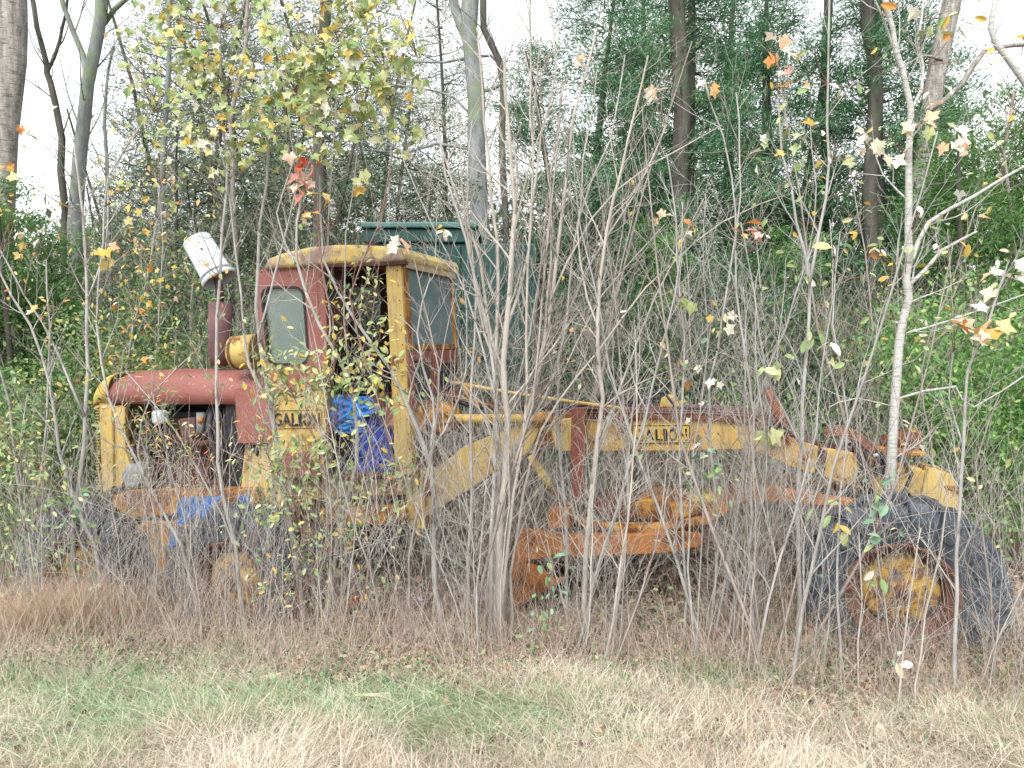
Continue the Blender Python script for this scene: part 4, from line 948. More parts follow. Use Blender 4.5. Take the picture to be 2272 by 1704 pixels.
sapling('reddish stem in front of the cab roof', [(740, 1370), (715, 1200), (700, 1000), (725, 760), (690, 540), (675, 330), (690, 150)], 8, 4, -.6, 'red', 20, .7, 2, leaves=ml(60))
sapling('straight grey sapling beside the radiator', [(165, 1330), (160, 1150), (182, 960), (190, 800), (185, 560), (170, 380), (160, 300)], 17, 6, -.35, 'grey', 22, .8, 2, [([(186, 900), (120, 760), (60, 640), (0, 540)], 9, 4), ([(188, 640), (230, 540), (235, 400), (300, 280)], 7, 3)], sides=8)
sapling('curving grey stem by the radiator foot', [(218, 1290), (205, 1180), (150, 1050), (118, 900), (90, 770), (30, 640), (-20, 560)], 14, 5, -.4, 'grey', 20, .7, 2)
sapling('forking sapling nearest the left picture edge', [(75, 1310), (50, 1120), (30, 950), (0, 800)], 13, 6, -.5, 'grey', 18, .8, 2, [([(60, 1200), (90, 1000), (110, 800), (100, 560)], 9, 4)])
sapling('grey stem rising left of the fuel drum to the maple leaves', [(430, 1360), (390, 1180), (300, 1000), (235, 860), (212, 700), (225, 520), (235, 380), (330, 240)], 10, 4, -.5, 'grey', 20, .8, 2, leaves=[(22, 'oval', ['yellow', 'orange', 'ygreen'], .055, None)])
sapling('thin stem before the rear wheels with yellowing leaves', [(330, 1350), (345, 1150), (300, 980), (330, 850), (420, 760)], 7, 3, -.55, 'grey', 18, .6, 2, leaves=[(60, 'narrow', ['yellow', 'orange', 'ygreen', 'green'], .065, None)])
sapling('leafy sapling in front of the engine bay', [(395, 1380), (410, 1200), (375, 1040), (340, 920), (330, 850)], 7, 3, -.5, 'grey', 26, .5, 2, leaves=[(170, 'narrow', ['yellow', 'orange', 'ygreen', 'green', 'ygreen'], .065, None)])
sapling('orange leaved stem behind the hood', [(240, 1100), (260, 900), (290, 700), (330, 560), (345, 400)], 8, 3, 1.6, 'grey', 26, .7, 2, leaves=[(150, 'oval', ['yellow', 'orange', 'yellow', 'peach'], .075, None)], planar=.0)
sapling('yellow leaved shrub in front of the cab door panel', [(640, 1380), (655, 1150), (700, 950), (760, 830), (800, 700), (820, 560)], 8, 3, -.7, 'red', 36, .62, 2, [([(690, 970), (640, 860), (600, 790)], 5, 2), ([(655, 1130), (600, 1020), (570, 960)], 5, 2), ([(740, 860), (850, 800), (930, 780)], 5, 2)], leaves=[(200, 'oval', ['ygreen', 'lime', 'ygreen', 'green', 'lime'], .052, None)], t0=.3)
sapling('low bramble with small yellow green leaves below the cab', [(640, 1400), (650, 1280), (700, 1180), (640, 1120)], 6, 3, -.8, 'red', 20, .45, 2, [([(650, 1290), (580, 1240), (550, 1180)], 4, 2), ([(680, 1210), (750, 1200), (790, 1270)], 4, 2)], leaves=[(150, 'oval', ['ygreen', 'green', 'lime', 'yellow', 'bluegreen'], .05, None)])
sapling('stem with green opposite leaves before the blade', [(1175, 1440), (1185, 1320), (1195, 1220)], 6, 3, -.9, 'red', 14, .25, 1, leaves=[(36, 'oval', ['bluegreen', 'green', 'bluegreen'], .06, None)], t0=.1)
sapling('leafy shoot under the beam lettering', [(1500, 1420), (1515, 1200), (1520, 980)], 5, 3, -.6, 'grey', 16, .3, 1, leaves=[(40, 'oval', ['bluegreen', 'green', 'lime'], .06, lambda p: p.z > CAMZ - 1.1)], t0=.5)
sapling('vine stem with large rounded green leaves over the front tyre', [(1905, 1440), (1895, 1250), (1897, 1150), (1893, 1040)], 3, 2, -.95, 'brown', 2, .1, 1)
sapling('green leafed sapling at the left front corner', [(90, 1330), (60, 1150), (40, 1000), (60, 850)], 7, 3, -.75, 'grey', 26, .55, 2, leaves=[(150, 'oval', ['ygreen', 'lime', 'green', 'ygreen'], .055, None)])
sapling('small shoot with pale green leaves before the left tyre', [(215, 1300), (165, 1150), (150, 1080)], 5, 3, -.8, 'grey', 10, .3, 1, leaves=[(30, 'oval', ['lime', 'bluegreen', 'green'], .07, None)])
sapling('heart leaved sapling rising above the front arch', [(1560, 1380), (1590, 1100), (1640, 860), (1720, 640), (1760, 480), (1750, 260)], 8, 3, .2, 'grey', 26, .8, 2, leaves=[(70, 'oval', ['ygreen', 'lime', 'green', 'yellow', 'cream'], .075, None)])
sapling('brown stemmed sapling right of the white barked one', [(2010, 1420), (2020, 1050), (1990, 800), (2060, 600), (2110, 450), (2180, 380)], 7, 3, .9, 'brown', 24, .8, 2, leaves=[(60, 'oval', ['yellow', 'ygreen', 'cream', 'lime'], .075, None)])
# -- sprigs of large coloured leaves seen one by one, joined to the nearest stem
def sprig(x, y, n, kind, cols, size=.09, spread=22, dY=-.1, slope=None):
    x, y = x * K, y * K
    best = None
    for e, P, YY, _ in SAP:
        for p in P:
            q = cam_px(p); d = math.hypot(q[0] - x, q[1] + 0 - (y + 40))
            if best is None or d < best[0]: best = (d, e, p)
    _, e, p0 = best; rg = random.Random(int(x * 7 + y)); Yt = p0.y + dY
    tip = at(x, y, Yt)
    mid = p0.lerp(tip, .5) + Vector((rg.uniform(-.03, .03), 0, -.03)); T = Tubes()
    T.add([p0 - e.location, mid - e.location, tip - e.location], [.004, .003, .0018], 4, .5)
    link('twig', T.mesh('twig'), e, BARK['red'])
    for i in range(n):
        px_, py_ = x + rg.gauss(0, spread), y + rg.gauss(0, spread * .8)
        if (602 < px_ < 690 and 900 < py_ < 955) or (1395 < px_ < 1535 and 935 < py_ < 990): continue
        p = at(px_, py_, Yt + rg.uniform(-.04, .04)); put_leaf(e, p, Vector((rg.gauss(0, .8), rg.gauss(0, .3), rg.gauss(-.5, .5))), kind, rg.choice(cols), size * (.72 if kind == 'maple' else .85) * rg.uniform(.6, 1.15), rg)
def cam_px(p):
    d = p - CAM; c, s = math.cos(PITCH), math.sin(PITCH); yy = d.y * c + d.z * s; zz = -d.y * s + d.z * c
    return (CX + F * d.x / yy, CY - F * zz / yy)
for a in [(1685, 105, 8, 'maple', ['peach', 'orange', 'peach'], .12, 18), (1692, 150, 3, 'maple', ['orange', 'pink'], .10, 10), (1537, 178, 3, 'maple', ['orange', 'peach'], .11, 9), (1697, 187, 1, 'maple', ['orange'], .10, 2), (1750, 183, 1, 'maple', ['orange'], .10, 2),
          (655, 345, 6, 'maple', ['pink', 'red', 'pink'], .12, 24), (665, 395, 7, 'maple', ['pink', 'peach', 'pink'], .13, 20), (622, 412, 2, 'maple', ['orange'], .10, 8), (705, 422, 3, 'maple', ['orange', 'yellow'], .12, 12), (790, 375, 4, 'maple', ['ygreen', 'cream'], .13, 12), (783, 408, 3, 'maple', ['yellow'], .13, 8), (660, 462, 4, 'maple', ['yellow', 'orange', 'cream'], .11, 8),
          (965, 498, 6, 'oval', ['yellow', 'cream'], .12, 9), (860, 520, 3, 'maple', ['cream', 'peach'], .16, 10), (410, 297, 5, 'maple', ['yellow', 'cream'], .10, 14), (290, 445, 7, 'maple', ['ygreen', 'yellow', 'orange'], .11, 26), (350, 440, 5, 'maple', ['ygreen', 'yellow'], .10, 14), (265, 400, 3, 'maple', ['ygreen', 'orange'], .10, 10),
          (235, 560, 7, 'maple', ['orange', 'yellow', 'peach'], .10, 24), (290, 640, 8, 'maple', ['yellow', 'orange'], .10, 28), (375, 640, 2, 'maple', ['pink', 'orange'], .11, 8), (345, 600, 4, 'maple', ['yellow', 'orange'], .09, 14), (300, 770, 7, 'maple', ['yellow', 'orange', 'cream'], .09, 28), (90, 660, 3, 'maple', ['peach', 'orange'], .09, 12), (60, 520, 5, 'maple', ['cream', 'yellow', 'orange'], .09, 24),
          (75, 310, 6, 'maple', ['cream', 'lime', 'orange'], .11, 30), (30, 360, 4, 'maple', ['yellow', 'orange'], .10, 20), (2145, 600, 4, 'maple', ['cream', 'peach'], .13, 16), (2190, 585, 4, 'maple', ['cream'], .13, 14), (2075, 692, 4, 'maple', ['orange', 'cream', 'yellow'], .12, 12), (2160, 700, 6, 'maple', ['cream', 'peach', 'orange'], .13, 20), (2100, 720, 3, 'maple', ['orange', 'ygreen'], .11, 10),
          (1890, 535, 6, 'oval', ['yellow', 'ygreen', 'lime'], .11, 18), (1960, 545, 4, 'oval', ['ygreen', 'lime'], .11, 14), (1930, 600, 4, 'oval', ['yellow', 'orange'], .10, 12), (2085, 520, 4, 'oval', ['yellow', 'lime'], .12, 14), (1800, 545, 2, 'oval', ['orange', 'peach'], .12, 8), (1900, 560, 2, 'oval', ['red', 'orange'], .09, 8), (1880, 665, 6, 'oval', ['lime', 'green'], .12, 18),
          (1795, 745, 3, 'oval', ['peach', 'cream'], .11, 8), (1755, 730, 4, 'oval', ['lime', 'ygreen'], .11, 12), (1825, 790, 3, 'oval', ['lime', 'ygreen'], .12, 10), (1650, 938, 3, 'maple', ['lime', 'ygreen'], .13, 12), (1670, 790, 4, 'oval', ['ygreen', 'lime'], .14, 12), (1455, 560, 2, 'oval', ['lime'], .10, 6), (1485, 490, 5, 'maple', ['orange', 'cream', 'yellow'], .09, 12), (1425, 460, 3, 'maple', ['orange', 'peach'], .09, 10),
          (1480, 640, 5, 'maple', ['lime', 'ygreen'], .09, 20), (1560, 690, 6, 'maple', ['cream', 'yellow', 'lime'], .09, 26), (1520, 810, 8, 'maple', ['cream', 'peach', 'orange'], .08, 34), (1600, 500, 6, 'maple', ['pink', 'orange', 'red'], .10, 24), (1640, 330, 5, 'maple', ['cream', 'lime'], .11, 22), (1720, 320, 6, 'maple', ['lime', 'cream', 'yellow'], .11, 26), (1870, 310, 6, 'maple', ['cream', 'peach'], .12, 28),
          (2000, 260, 8, 'maple', ['cream', 'peach', 'ygreen'], .14, 40), (2050, 300, 6, 'maple', ['peach', 'cream'], .13, 28), (1420, 190, 3, 'maple', ['cream', 'peach'], .13, 10), (1240, 130, 2, 'maple', ['peach'], .11, 8), (1905, 5, 2, 'oval', ['orange', 'yellow'], .14, 6), (2090, 20, 5, 'oval', ['yellow', 'lime', 'ygreen'], .13, 26), (2060, 70, 5, 'oval', ['orange', 'ygreen', 'yellow'], .13, 18), (2010, 60, 3, 'oval', ['lime', 'ygreen'], .12, 18), (2180, 100, 5, 'oval', ['lime', 'orange', 'yellow'], .12, 26),
          (1898, 1060, 2, 'oval', ['green', 'bluegreen'], .09, 8), (1898, 1090, 2, 'oval', ['bluegreen'], .11, 8), (1900, 1120, 2, 'oval', ['bluegreen'], .12, 7), (1888, 1160, 3, 'oval', ['bluegreen', 'lime'], .12, 12), (1780, 1095, 4, 'oval', ['lime', 'ygreen'], .12, 18), (1820, 1135, 3, 'oval', ['yellow', 'ygreen'], .11, 12), (1885, 1250, 3, 'oval', ['cream', 'lime'], .10, 12),
          (1942, 1415, 4, 'oval', ['yellow', 'peach', 'lime'], .10, 10), (845, 1035, 3, 'oval', ['orange', 'pink'], .07, 10), (780, 1330, 5, 'narrow', ['red', 'red', 'orange'], .12, 14), (768, 1290, 2, 'narrow', ['orange', 'red'], .10, 6), (270, 1230, 5, 'narrow', ['red', 'pink'], .10, 20), (1040, 1275, 3, 'maple', ['mauve'], .10, 8), (900, 1300, 2, 'maple', ['mauve'], .08, 6), (1540, 1370, 4, 'oval', ['red', 'pink', 'mauve'], .08, 16),
          (215, 1060, 3, 'maple', ['mauve'], .10, 12), (530, 670, 4, 'oval', ['ygreen', 'lime'], .07, 16), (720, 600, 8, 'oval', ['ygreen', 'lime', 'yellow'], .07, 24), (790, 640, 8, 'oval', ['ygreen', 'lime', 'green'], .07, 24)]:
    sprig(*a)
random.seed(77)
def blob(n, x0, x1, y0, y1, k, kind, cols, size, spread, dens_=None):
    i = 0
    while i < n:
        x, y = random.uniform(x0, x1), random.uniform(y0, y1)
        if dens_ and random.random() > dens_(x, y): continue
        sprig(x, y, k, kind, cols, size, spread); i += 1
YG = ['ygreen', 'ygreen', 'lime', 'ygreen', 'lime', 'cream', 'yellow']
blob(125, 330, 880, -20, 310, 7, 'maple', YG, .092, 32, lambda x, y: 1 if y < 190 else .45)
blob(24, 270, 560, 60, 380, 4, 'maple', YG, .075, 30)
blob(80, 10, 500, 380, 1050, 5, 'oval', ['ygreen', 'yellow', 'orange', 'lime', 'green'], .06, 24)
blob(66, 560, 870, 700, 1130, 7, 'oval', ['ygreen', 'lime', 'ygreen', 'lime', 'green', 'yellow'], .078, 24, lambda x, y: 0 if 600 < x < 690 and 880 < y < 930 else 1)
blob(24, 690, 850, 570, 830, 5, 'oval', ['ygreen', 'lime', 'yellow'], .066, 18)
blob(40, 570, 860, 755, 870, 6, 'oval', ['ygreen', 'lime', 'lime', 'yellow'], .078, 24)
blob(30, 560, 700, 950, 1110, 6, 'oval', ['ygreen', 'lime', 'ygreen', 'green'], .07, 24)
blob(44, 0, 170, 940, 1270, 6, 'oval', ['ygreen', 'lime', 'green'], .065, 24)
blob(22, 520, 820, 1130, 1330, 5, 'oval', ['ygreen', 'lime', 'green', 'yellow'], .05, 20)
blob(34, 1650, 2212, 60, 800, 2, 'oval', ['ygreen', 'lime', 'yellow', 'cream', 'peach'], .08, 16)
blob(22, 1180, 1700, 380, 900, 2, 'oval', ['ygreen', 'lime', 'yellow', 'peach', 'bluegreen'], .065, 14)
blob(22, 1100, 2200, 950, 1450, 3, 'oval', ['bluegreen', 'lime', 'green', 'ygreen'], .055, 14)
blob(20, 250, 540, 880, 1050, 6, 'narrow', ['yellow', 'orange', 'ygreen', 'green'], .07, 22)

# ---------------------------------------------------------------- generic thicket stems: prototypes copied
protos = []
def proto(h, r, nb, L, bark, leafs=None, seed=0, bend=.08, name='thin_sapling'):
    rg = random.Random(seed); e = empty(name, (0, 0, 0)); pts = path((0, 0, -.03), (rg.gauss(0, .12), rg.gauss(0, .1), 1), h, 12, .3, bend, rg)
    T = Tubes(); T.add(pts, list(np.linspace(r * .75, r * .2, 12)), 5, .5); link('trunk', T.mesh('trunk'), e, BARK[bark])
    B = Tubes(); tips = []; branch_out(B, pts, [r * .75, r * .2], nb, L, (.45, .9), .15, 2, tips, .45, rg=rg, nsub=5)
    o = link('twigs', B.mesh('twigs'), e, BARK[bark]); o['kind'] = 'stuff'
    if leafs:
        n, kind, stops, s = leafs; P = np.array([tuple(rg.choice(tips)[0]) for _ in range(n)]) + rng.normal(size=(n, 3)) * .05
        V, F_ = leaf_mesh(kind); Vn = np.array(V); tri = [np.array([f for f in F_ if len(f) == k]) for k in (3, 4)]; tri = [t for t in tri if len(t)]
        lf = link('leaf_cover', scatter('leaf_cover', Vn, tri, P, rand_rot(n), rng.uniform(.6, 1.2, n) * s), e, leafmat('mixed_leaves_%d' % seed, stops)); lf['kind'] = 'stuff'
    return e
def copy_tree(e):
    c = e.copy(); COL.objects.link(c)
    for ch in e.children:
        d = ch.copy(); COL.objects.link(d); d.parent = c
    return c
MIX = [(0, (.10, .20, .06)), (.4, (.24, .34, .12)), (.75, (.44, .46, .16)), (.9, (.68, .45, .10)), (1, (.72, .38, .15))]
for i in range(7): protos.append(proto(1.6 + .28 * i, .007 + .0016 * i, 14 + i, .65, ['grey', 'beige', 'brown', 'grey', 'beige', 'grey', 'brown'][i], None, 40 + i))
protoL = [proto(2.0, .008, 16, .6, 'grey', (60, 'oval', MIX, .05), 60, name='leafy_sapling'), proto(2.6, .010, 18, .7, 'brown', (90, 'oval', MIX, .055), 61, name='leafy_sapling')]
used = set()
def place(e, X, Y, s, lab, grp, cat='sapling'):
    c = e if e.name not in used else copy_tree(e)
    if e.name not in used: used.add(e.name)
    c.location = (X, Y, float(gz(X, Y))); c.scale = (s, s, s * random.uniform(.85, 1.1)); c.rotation_euler = (random.gauss(0, .09), random.gauss(0, .09), random.uniform(0, 6.28))
    tag(c, lab, cat, grp); PL_.append((c, e.name.split('.')[0], protos.index(e) if e in protos else 9, s))
PL_ = []
FR = [('thin bare sapling in front of the rear wheels and hood', 'bare saplings in front of the rear wheels', -4.2, -1.9), ('thin bare sapling in front of the cab and sloping frame', 'bare saplings in front of the cab', -1.9, -.35),
      ('thin bare sapling in the thicket before the beam and blade', 'bare saplings before the beam', -.35, 1.9), ('thin bare sapling around the front tyre', 'bare saplings around the front tyre', 1.9, 3.4)]
random.seed(21)
for (lab, grp, xa, xb), n in zip(FR, (22, 16, 40, 13)):
    for _ in range(n):
        while True:
            X = random.uniform(xa, xb); Yp = 5.5 + (2.68 - X) * .287; dy = random.uniform(-1.1, -.25); q = cam_px(Vector((X, Yp + dy, 1)))[0]
            if not (1370 < q < 1550 or 1125 < q < 1270 or 590 < q < 700 or 1850 < q < 2150 and random.random() < .6): break
        place(random.choice(protos[:5] if xa < -.4 or xa > 1.5 else protos), X, Yp + dy, random.uniform(.45, 1.0) if xa < -.4 or xa > 1.5 else random.uniform(.6, 1.25), lab, grp)
for _ in range(46):
    X = random.uniform(-.5, 4.4); Yp = 5.5 + (2.68 - X) * .287
    place(random.choice(protos + protoL[:1]), X, Yp + random.uniform(2.5, 5.0), random.uniform(.9, 1.7), 'bare sapling in the dense thicket behind the beam', 'saplings behind the beam')
for _ in range(46):
    X = random.uniform(-6.5, -.5); Yp = 5.5 + (2.68 - X) * .287
    place(random.choice(protos[3:] + protoL), X, Yp + random.uniform(2.5, 5), random.uniform(.9, 1.7), 'slender sapling growing behind the hood and cab', 'saplings behind the cab')
for e in protos + protoL:
    if e.name not in used: place(e, random.uniform(-1, 3), 9.5, 1.2, 'bare sapling in the dense thicket behind the beam', 'saplings behind the beam')
BK = ['grey', 'beige', 'brown', 'grey', 'beige', 'grey', 'brown']; HT = [1.6 + .28 * i for i in range(7)]
AN = [(150, 'the far left tyre'), (300, 'the radiator'), (480, 'the engine bay'), (600, 'the red firewall'), (740, 'the door lettering'), (900, 'the cab door'), (1030, 'the windscreen'), (1200, 'the sloping frame'), (1330, 'the red mast'), (1560, 'the beam lettering'), (1720, 'the rusty stub pipe'), (1900, 'the front arch'), (2600, 'the front tyre')]
FN = {}
for c, nm, ix, s_ in PL_:
    px = cam_px(c.location)[0]; behind = 'behind' in c['group']; h = (HT[ix] if ix < 9 else 2.3) * s_
    hs_ = 'short' if h < 1.2 else 'middling' if h < 2.0 else 'tall'
    an = next(a for lim, a in AN if px < lim)
    FN.setdefault(' '.join([hs_, 'leafy' if nm[0] == 'l' else BK[ix] if ix < 9 else 'grey', 'sapling', 'behind' if behind else 'in front of', an]), []).append((px, c))
ORD = ['first', 'second', 'third', 'fourth', 'fifth', 'sixth', 'seventh', 'eighth', 'ninth', 'tenth', 'eleventh', 'twelfth']
for lab, L_ in FN.items():
    L_.sort(key=lambda t: t[0])
    for i, (_, c) in enumerate(L_):
        c['label'] = lab if len(L_) == 1 else lab + ', ' + ORD[min(i, 11)] + ' from the left'
# ---------------------------------------------------------------- fine brush (nobody could count it)
def twig_field(name, m, X, Y, z0, L, lean, r, mat, label, n=5, curve=.5):
    X = np.asarray(X); Y = np.asarray(Y); g = gz(X, Y)
    p = np.stack([X, Y, g + z0], -1); az = rng.random(m) * 6.283; th = np.abs(rng.normal(0, lean, m))
    d = np.stack([np.sin(th) * np.cos(az), np.sin(th) * np.sin(az), np.cos(th)], -1)
    P = [p]; cv = rng.normal(size=(m, 3)) * curve / n
    for i in range(n - 1):
        d = d + cv + rng.normal(size=(m, 3)) * .07; d /= np.linalg.norm(d, axis=1, keepdims=True); p = p + d * (L / (n - 1))[:, None]; P.append(p)
    P = np.stack(P, 1); rr = r[:, None] * np.linspace(1, .35, n)[None]
    T = Tubes(); T.add_many(P, rr, 3); o = link(name, T.mesh(name), None, mat); tag(o, label, kind='stuff'); return o
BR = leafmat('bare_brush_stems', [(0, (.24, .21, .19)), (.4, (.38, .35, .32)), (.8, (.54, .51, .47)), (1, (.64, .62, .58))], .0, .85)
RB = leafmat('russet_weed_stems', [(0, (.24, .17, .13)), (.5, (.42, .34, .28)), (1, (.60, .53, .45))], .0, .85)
BRD = leafmat('deep_brush_stems', [(0, (.13, .10, .085)), (.4, (.24, .20, .17)), (.8, (.36, .32, .28)), (1, (.46, .42, .37))], .0, .85)  # darker copy of the brush colours, shade of the thicket depth put in
m = 5600; X = rng.uniform(-4.8, 3.9, m); Yp = 5.5 + (2.68 - X) * .287; Y = Yp + rng.uniform(-1.35, .3, m)
dn = np.where(X < -1.9, .85, np.where(X < -.6, .8, 1.0)); qx = CX + F * X / Y; dn = np.where((qx > 1125) & (qx < 1570), dn * .4, dn); k = rng.random(m) < dn; X, Y = X[k], Y[k]; m = len(X)
twig_field('weed_stems', m, X, Y, 0, rng.uniform(.12, .6, m) * np.where(X < -1.6, 1.25, 1) * np.where(X > 2.0, .7, 1), .32, rng.uniform(.0010, .0022, m), RB, 'dead russet weed stalks standing along the thicket edge')
m = 3400; X = rng.uniform(-.9, 3.6, m); Yp = 5.5 + (2.68 - X) * .287; Y = Yp + np.where(rng.random(m) < np.where((CX + F * X / Yp > 1370) & (CX + F * X / Yp < 1560), .05, .25), rng.uniform(-.6, .2, m), rng.uniform(.6, 2.2, m))
twig_field('brush', m, X, Y, rng.random(m) * 1.1, rng.uniform(.4, 1.1, m), .55, rng.uniform(.0011, .0026, m), BR, 'tangle of fine grey twigs around the beam')
m = 1300; X = rng.uniform(-4.6, -.6, m); Yp = 5.5 + (2.68 - X) * .287; Y = Yp + rng.uniform(-.9, -.2, m)
twig_field('brush', m, X, Y, rng.random(m) * 1.2, rng.uniform(.4, 1.0, m), .6, rng.uniform(.0011, .0024, m), BR, 'fine grey twigs in front of the rear wheels and cab')
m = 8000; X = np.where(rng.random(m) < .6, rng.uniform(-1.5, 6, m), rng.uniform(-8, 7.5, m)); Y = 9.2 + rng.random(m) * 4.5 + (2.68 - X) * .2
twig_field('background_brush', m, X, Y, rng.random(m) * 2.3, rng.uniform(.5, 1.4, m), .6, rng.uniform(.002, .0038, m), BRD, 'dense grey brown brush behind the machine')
# weeds leaning sprays of dry seed heads
m = 3600; P = dens(m * 2, 4.6, 6.3)[:m]; m = len(P)
X, Y = P[:, 0], P[:, 1]
twig_field('dry_weed_canes', m, X, Y, 0, rng.uniform(.15, .6, m), .8, rng.uniform(.0012, .0022, m), RB, 'thin dry canes leaning over the verge', curve=.9)
P = dens(5200, 4.15, 5.9); P = P[patchy(P, 2.6, -.2) & ((P[:, 1] > 4.85 + .18 * np.sin(P[:, 0] * 2.3)) | ((P[:, 0] > .2) & (rng.random(len(P)) < .45)))]; m = len(P)
twig_field('standing_weeds', m, P[:, 0], P[:, 1], 0, rng.uniform(.12, .38, m), .35, rng.uniform(.001, .002, m), RB, 'short dead weed stalks in front of the thicket', curve=.7)
cen = dens(330, 4.3, 6.0); cen = cen[(cen[:, 1] > 4.75) | (cen[:, 0] > .2)]; P = np.repeat(cen, 30, 0) + rng.normal(size=(len(cen) * 30, 3)) * [.09, .07, .05] + [0, 0, .14]
SEEDM = [(0, (.30, .19, .14)), (.6, (.46, .33, .26)), (1, (.60, .48, .40))]
m = len(P); tag(link('seed_heads', scatter('seed_heads', np.array([(0, 0, 0), (.5, .25, .1), (.5, -.25, .1), (1, 0, 0)]), [np.array([(0, 2, 3), (0, 3, 1)])], P, rand_rot(m), U(.008, .02, m)), None, leafmat('seed_head_mat', SEEDM, .2)), 'dry brown seed heads of verge weeds', kind='stuff')
# low green weeds at the thicket edge
V, F_ = leaf_mesh('oval'); Vn = np.array(V); OL = [np.array([f for f in F_ if len(f) == k]) for k in (3, 4)]
def leaf_cloud(name, P, size, stops, label, kind='oval', cat=None, trans=.35):
    V, F_ = leaf_mesh(kind); fs = [np.array([f for f in F_ if len(f) == k]) for k in (3, 4)]; fs = [f for f in fs if len(f)]
    m = len(P); o = link(name, scatter(name, np.array(V), fs, P, rand_rot(m), size), None, leafmat(name + '_mat', stops, trans)); return tag(o, label, cat, kind='stuff')
GS = [(0, (.08, .17, .07)), (.5, (.19, .32, .15)), (.85, (.34, .46, .24)), (1, (.5, .5, .2))]
cen = dens(110, 4.5, 6.4); P = np.repeat(cen, 26, 0) + rng.normal(size=(len(cen) * 26, 3)) * [.07, .07, .07] + [0, 0, .11]
leaf_cloud('low_weeds', P, U(.015, .04, len(P)), GS, 'low green weeds at the foot of the thicket')
# ---------------------------------------------------------------- the green box trailer behind
TG = plain('dark_green_metal', (.010, .040, .036), (.022, .075, .066), 5, .5)
TGL = plain('pale_green_rail', (.04, .11, .10), (.07, .17, .155), 5, .5)
tr = empty('box_trailer', at(1050, 900, 11)); tr.location.z = float(gz(tr.location.x, 11)); tag(tr, 'dark green box trailer half hidden behind the cab and saplings', 'trailer')
def tbox(name, x0, x1, y0, y1, Y0, Y1, mat):
    a = at(x0, y1, Y0); b = at(x1, y0, Y0); me = bpy.data.meshes.new(name); bm = bmesh.new(); bmesh.ops.create_cube(bm, size=1)
    for v in bm.verts: v.co = Vector((a.x if v.co.x < 0 else b.x, Y0 if v.co.y < 0 else Y1, a.z if v.co.z < 0 else b.z)) - tr.location
    bm.to_mesh(me); bm.free(); return bev(link(name, me, tr, mat), .02)
tbox('side_wall', 815, 1190, 540, 960, 11.0, 13.2, TG)
tbox('top_rail', 800, 1060, 492, 505, 10.9, 13.3, TGL)
tbox('roof_slab', 806, 1055, 508, 538, 10.95, 13.25, TG)
for i in range(7): tbox('wall_rib', 870 + i * 48, 878 + i * 48, 545, 955, 10.95, 11.0, TG)
tbox('chassis', 830, 1180, 962, 1000, 11.2, 13.0, BLK)
for x in (900, 1000, 1120):
    c = at(x, 1020, 11.1) - tr.location; w = lathe('wheel', [(0, -.1), (.3, -.12), (.42, -.1), (.45, 0), (.42, .1), (.3, .12), (0, .1)], RUB, tr, 28); w.location = c
# ---------------------------------------------------------------- trees behind
def spray_template():
    V = [(0, 0, 0)]; F_ = []
    V = [(0, 0, 0), (.5, .11, .03), (.5, -.11, .03), (1, 0, -.06)]; return np.array(V), [np.array([(0, 2, 3), (0, 3, 1)])]
SV, SF = spray_template()
def cedar_crown(h, rad, nb, seed, z0=.8, clump=85, dense=1.0, spr=.105):
    rg = np.random.default_rng(seed); T = Tubes(); C = []; D = []
    for i in range(nb):
        t = (i + rg.random()) / nb; z = z0 + (h - z0) * t; az = rg.random() * 6.283; L = rad * (1 - .75 * t ** 1.5) * rg.uniform(.55, 1.1)
        el = rg.uniform(-.15, .55); d = Vector((math.cos(az) * math.cos(el), math.sin(az) * math.cos(el), math.sin(el)))
        bp = path((0, 0, z), d, L, 7, .25, .14, random); T.add(bp, list(np.linspace(.028 * (1 - .6 * t), .005, 7)), 4, .5)
        k = max(2, int(L * 6.5 * dense))
        for j in range(k):
            f = .25 + .75 * (j + rg.random()) / k; p, dd = on_path(bp, min(f, .99)); p = np.array(p) + rg.normal(size=3) * [.14, .14, .12]
            C.append(p); D.append(np.array(dd) + rg.normal(size=3) * .7)
    C = np.array(C); D = np.array(D); m = len(C) * clump
    P = np.repeat(C, clump, 0) + rg.normal(size=(m, 3)) * [.15, .15, .09]; dd = np.repeat(D, clump, 0) + rg.normal(size=(m, 3)) * .7 + [0, 0, .2]
    tint = np.clip(np.repeat(rg.random(len(C)), clump) * .7 + rg.random(m) * .3, 0, 1)
    return T, P, dir_rot(dd), rg.uniform(.5, 1.1, m) * spr, tint
CED = leafmat('cedar_foliage', [(0, (.05, .12, .065)), (.5, (.085, .205, .10)), (1, (.17, .32, .15))], .25, .7)
CEDL = leafmat('fresh_cedar_foliage', [(0, (.06, .14, .045)), (.5, (.12, .25, .075)), (1, (.20, .35, .12))], .3, .7)
def cedar_proto(name, h, rad, nb, seed, mat, rt=.16, **kw):
    e = empty(name, (0, 0, 0)); tr_ = path((0, 0, -.1), (0, 0, 1), h, 10, .3, .05, random.Random(seed)); T = Tubes(); T.add(tr_, list(np.linspace(rt, .02, 10)), 10, .5)
    link('trunk', T.mesh('trunk'), e, BARK['dark']); T, P, Rm, s, ti = cedar_crown(h, rad, nb, seed, **kw)
    o = link('limbs', T.mesh('limbs'), e, BARK['dark']); o['kind'] = 'stuff'
    o = link('crown', scatter('crown', SV, SF, P, Rm, s, ti), e, mat); return e
random.seed(5)
LAC = leafmat('hazy_grey_green_foliage', [(0, (.11, .15, .10)), (.5, (.19, .25, .16)), (.85, (.30, .36, .24)), (1, (.42, .38, .24))], .35, .7)
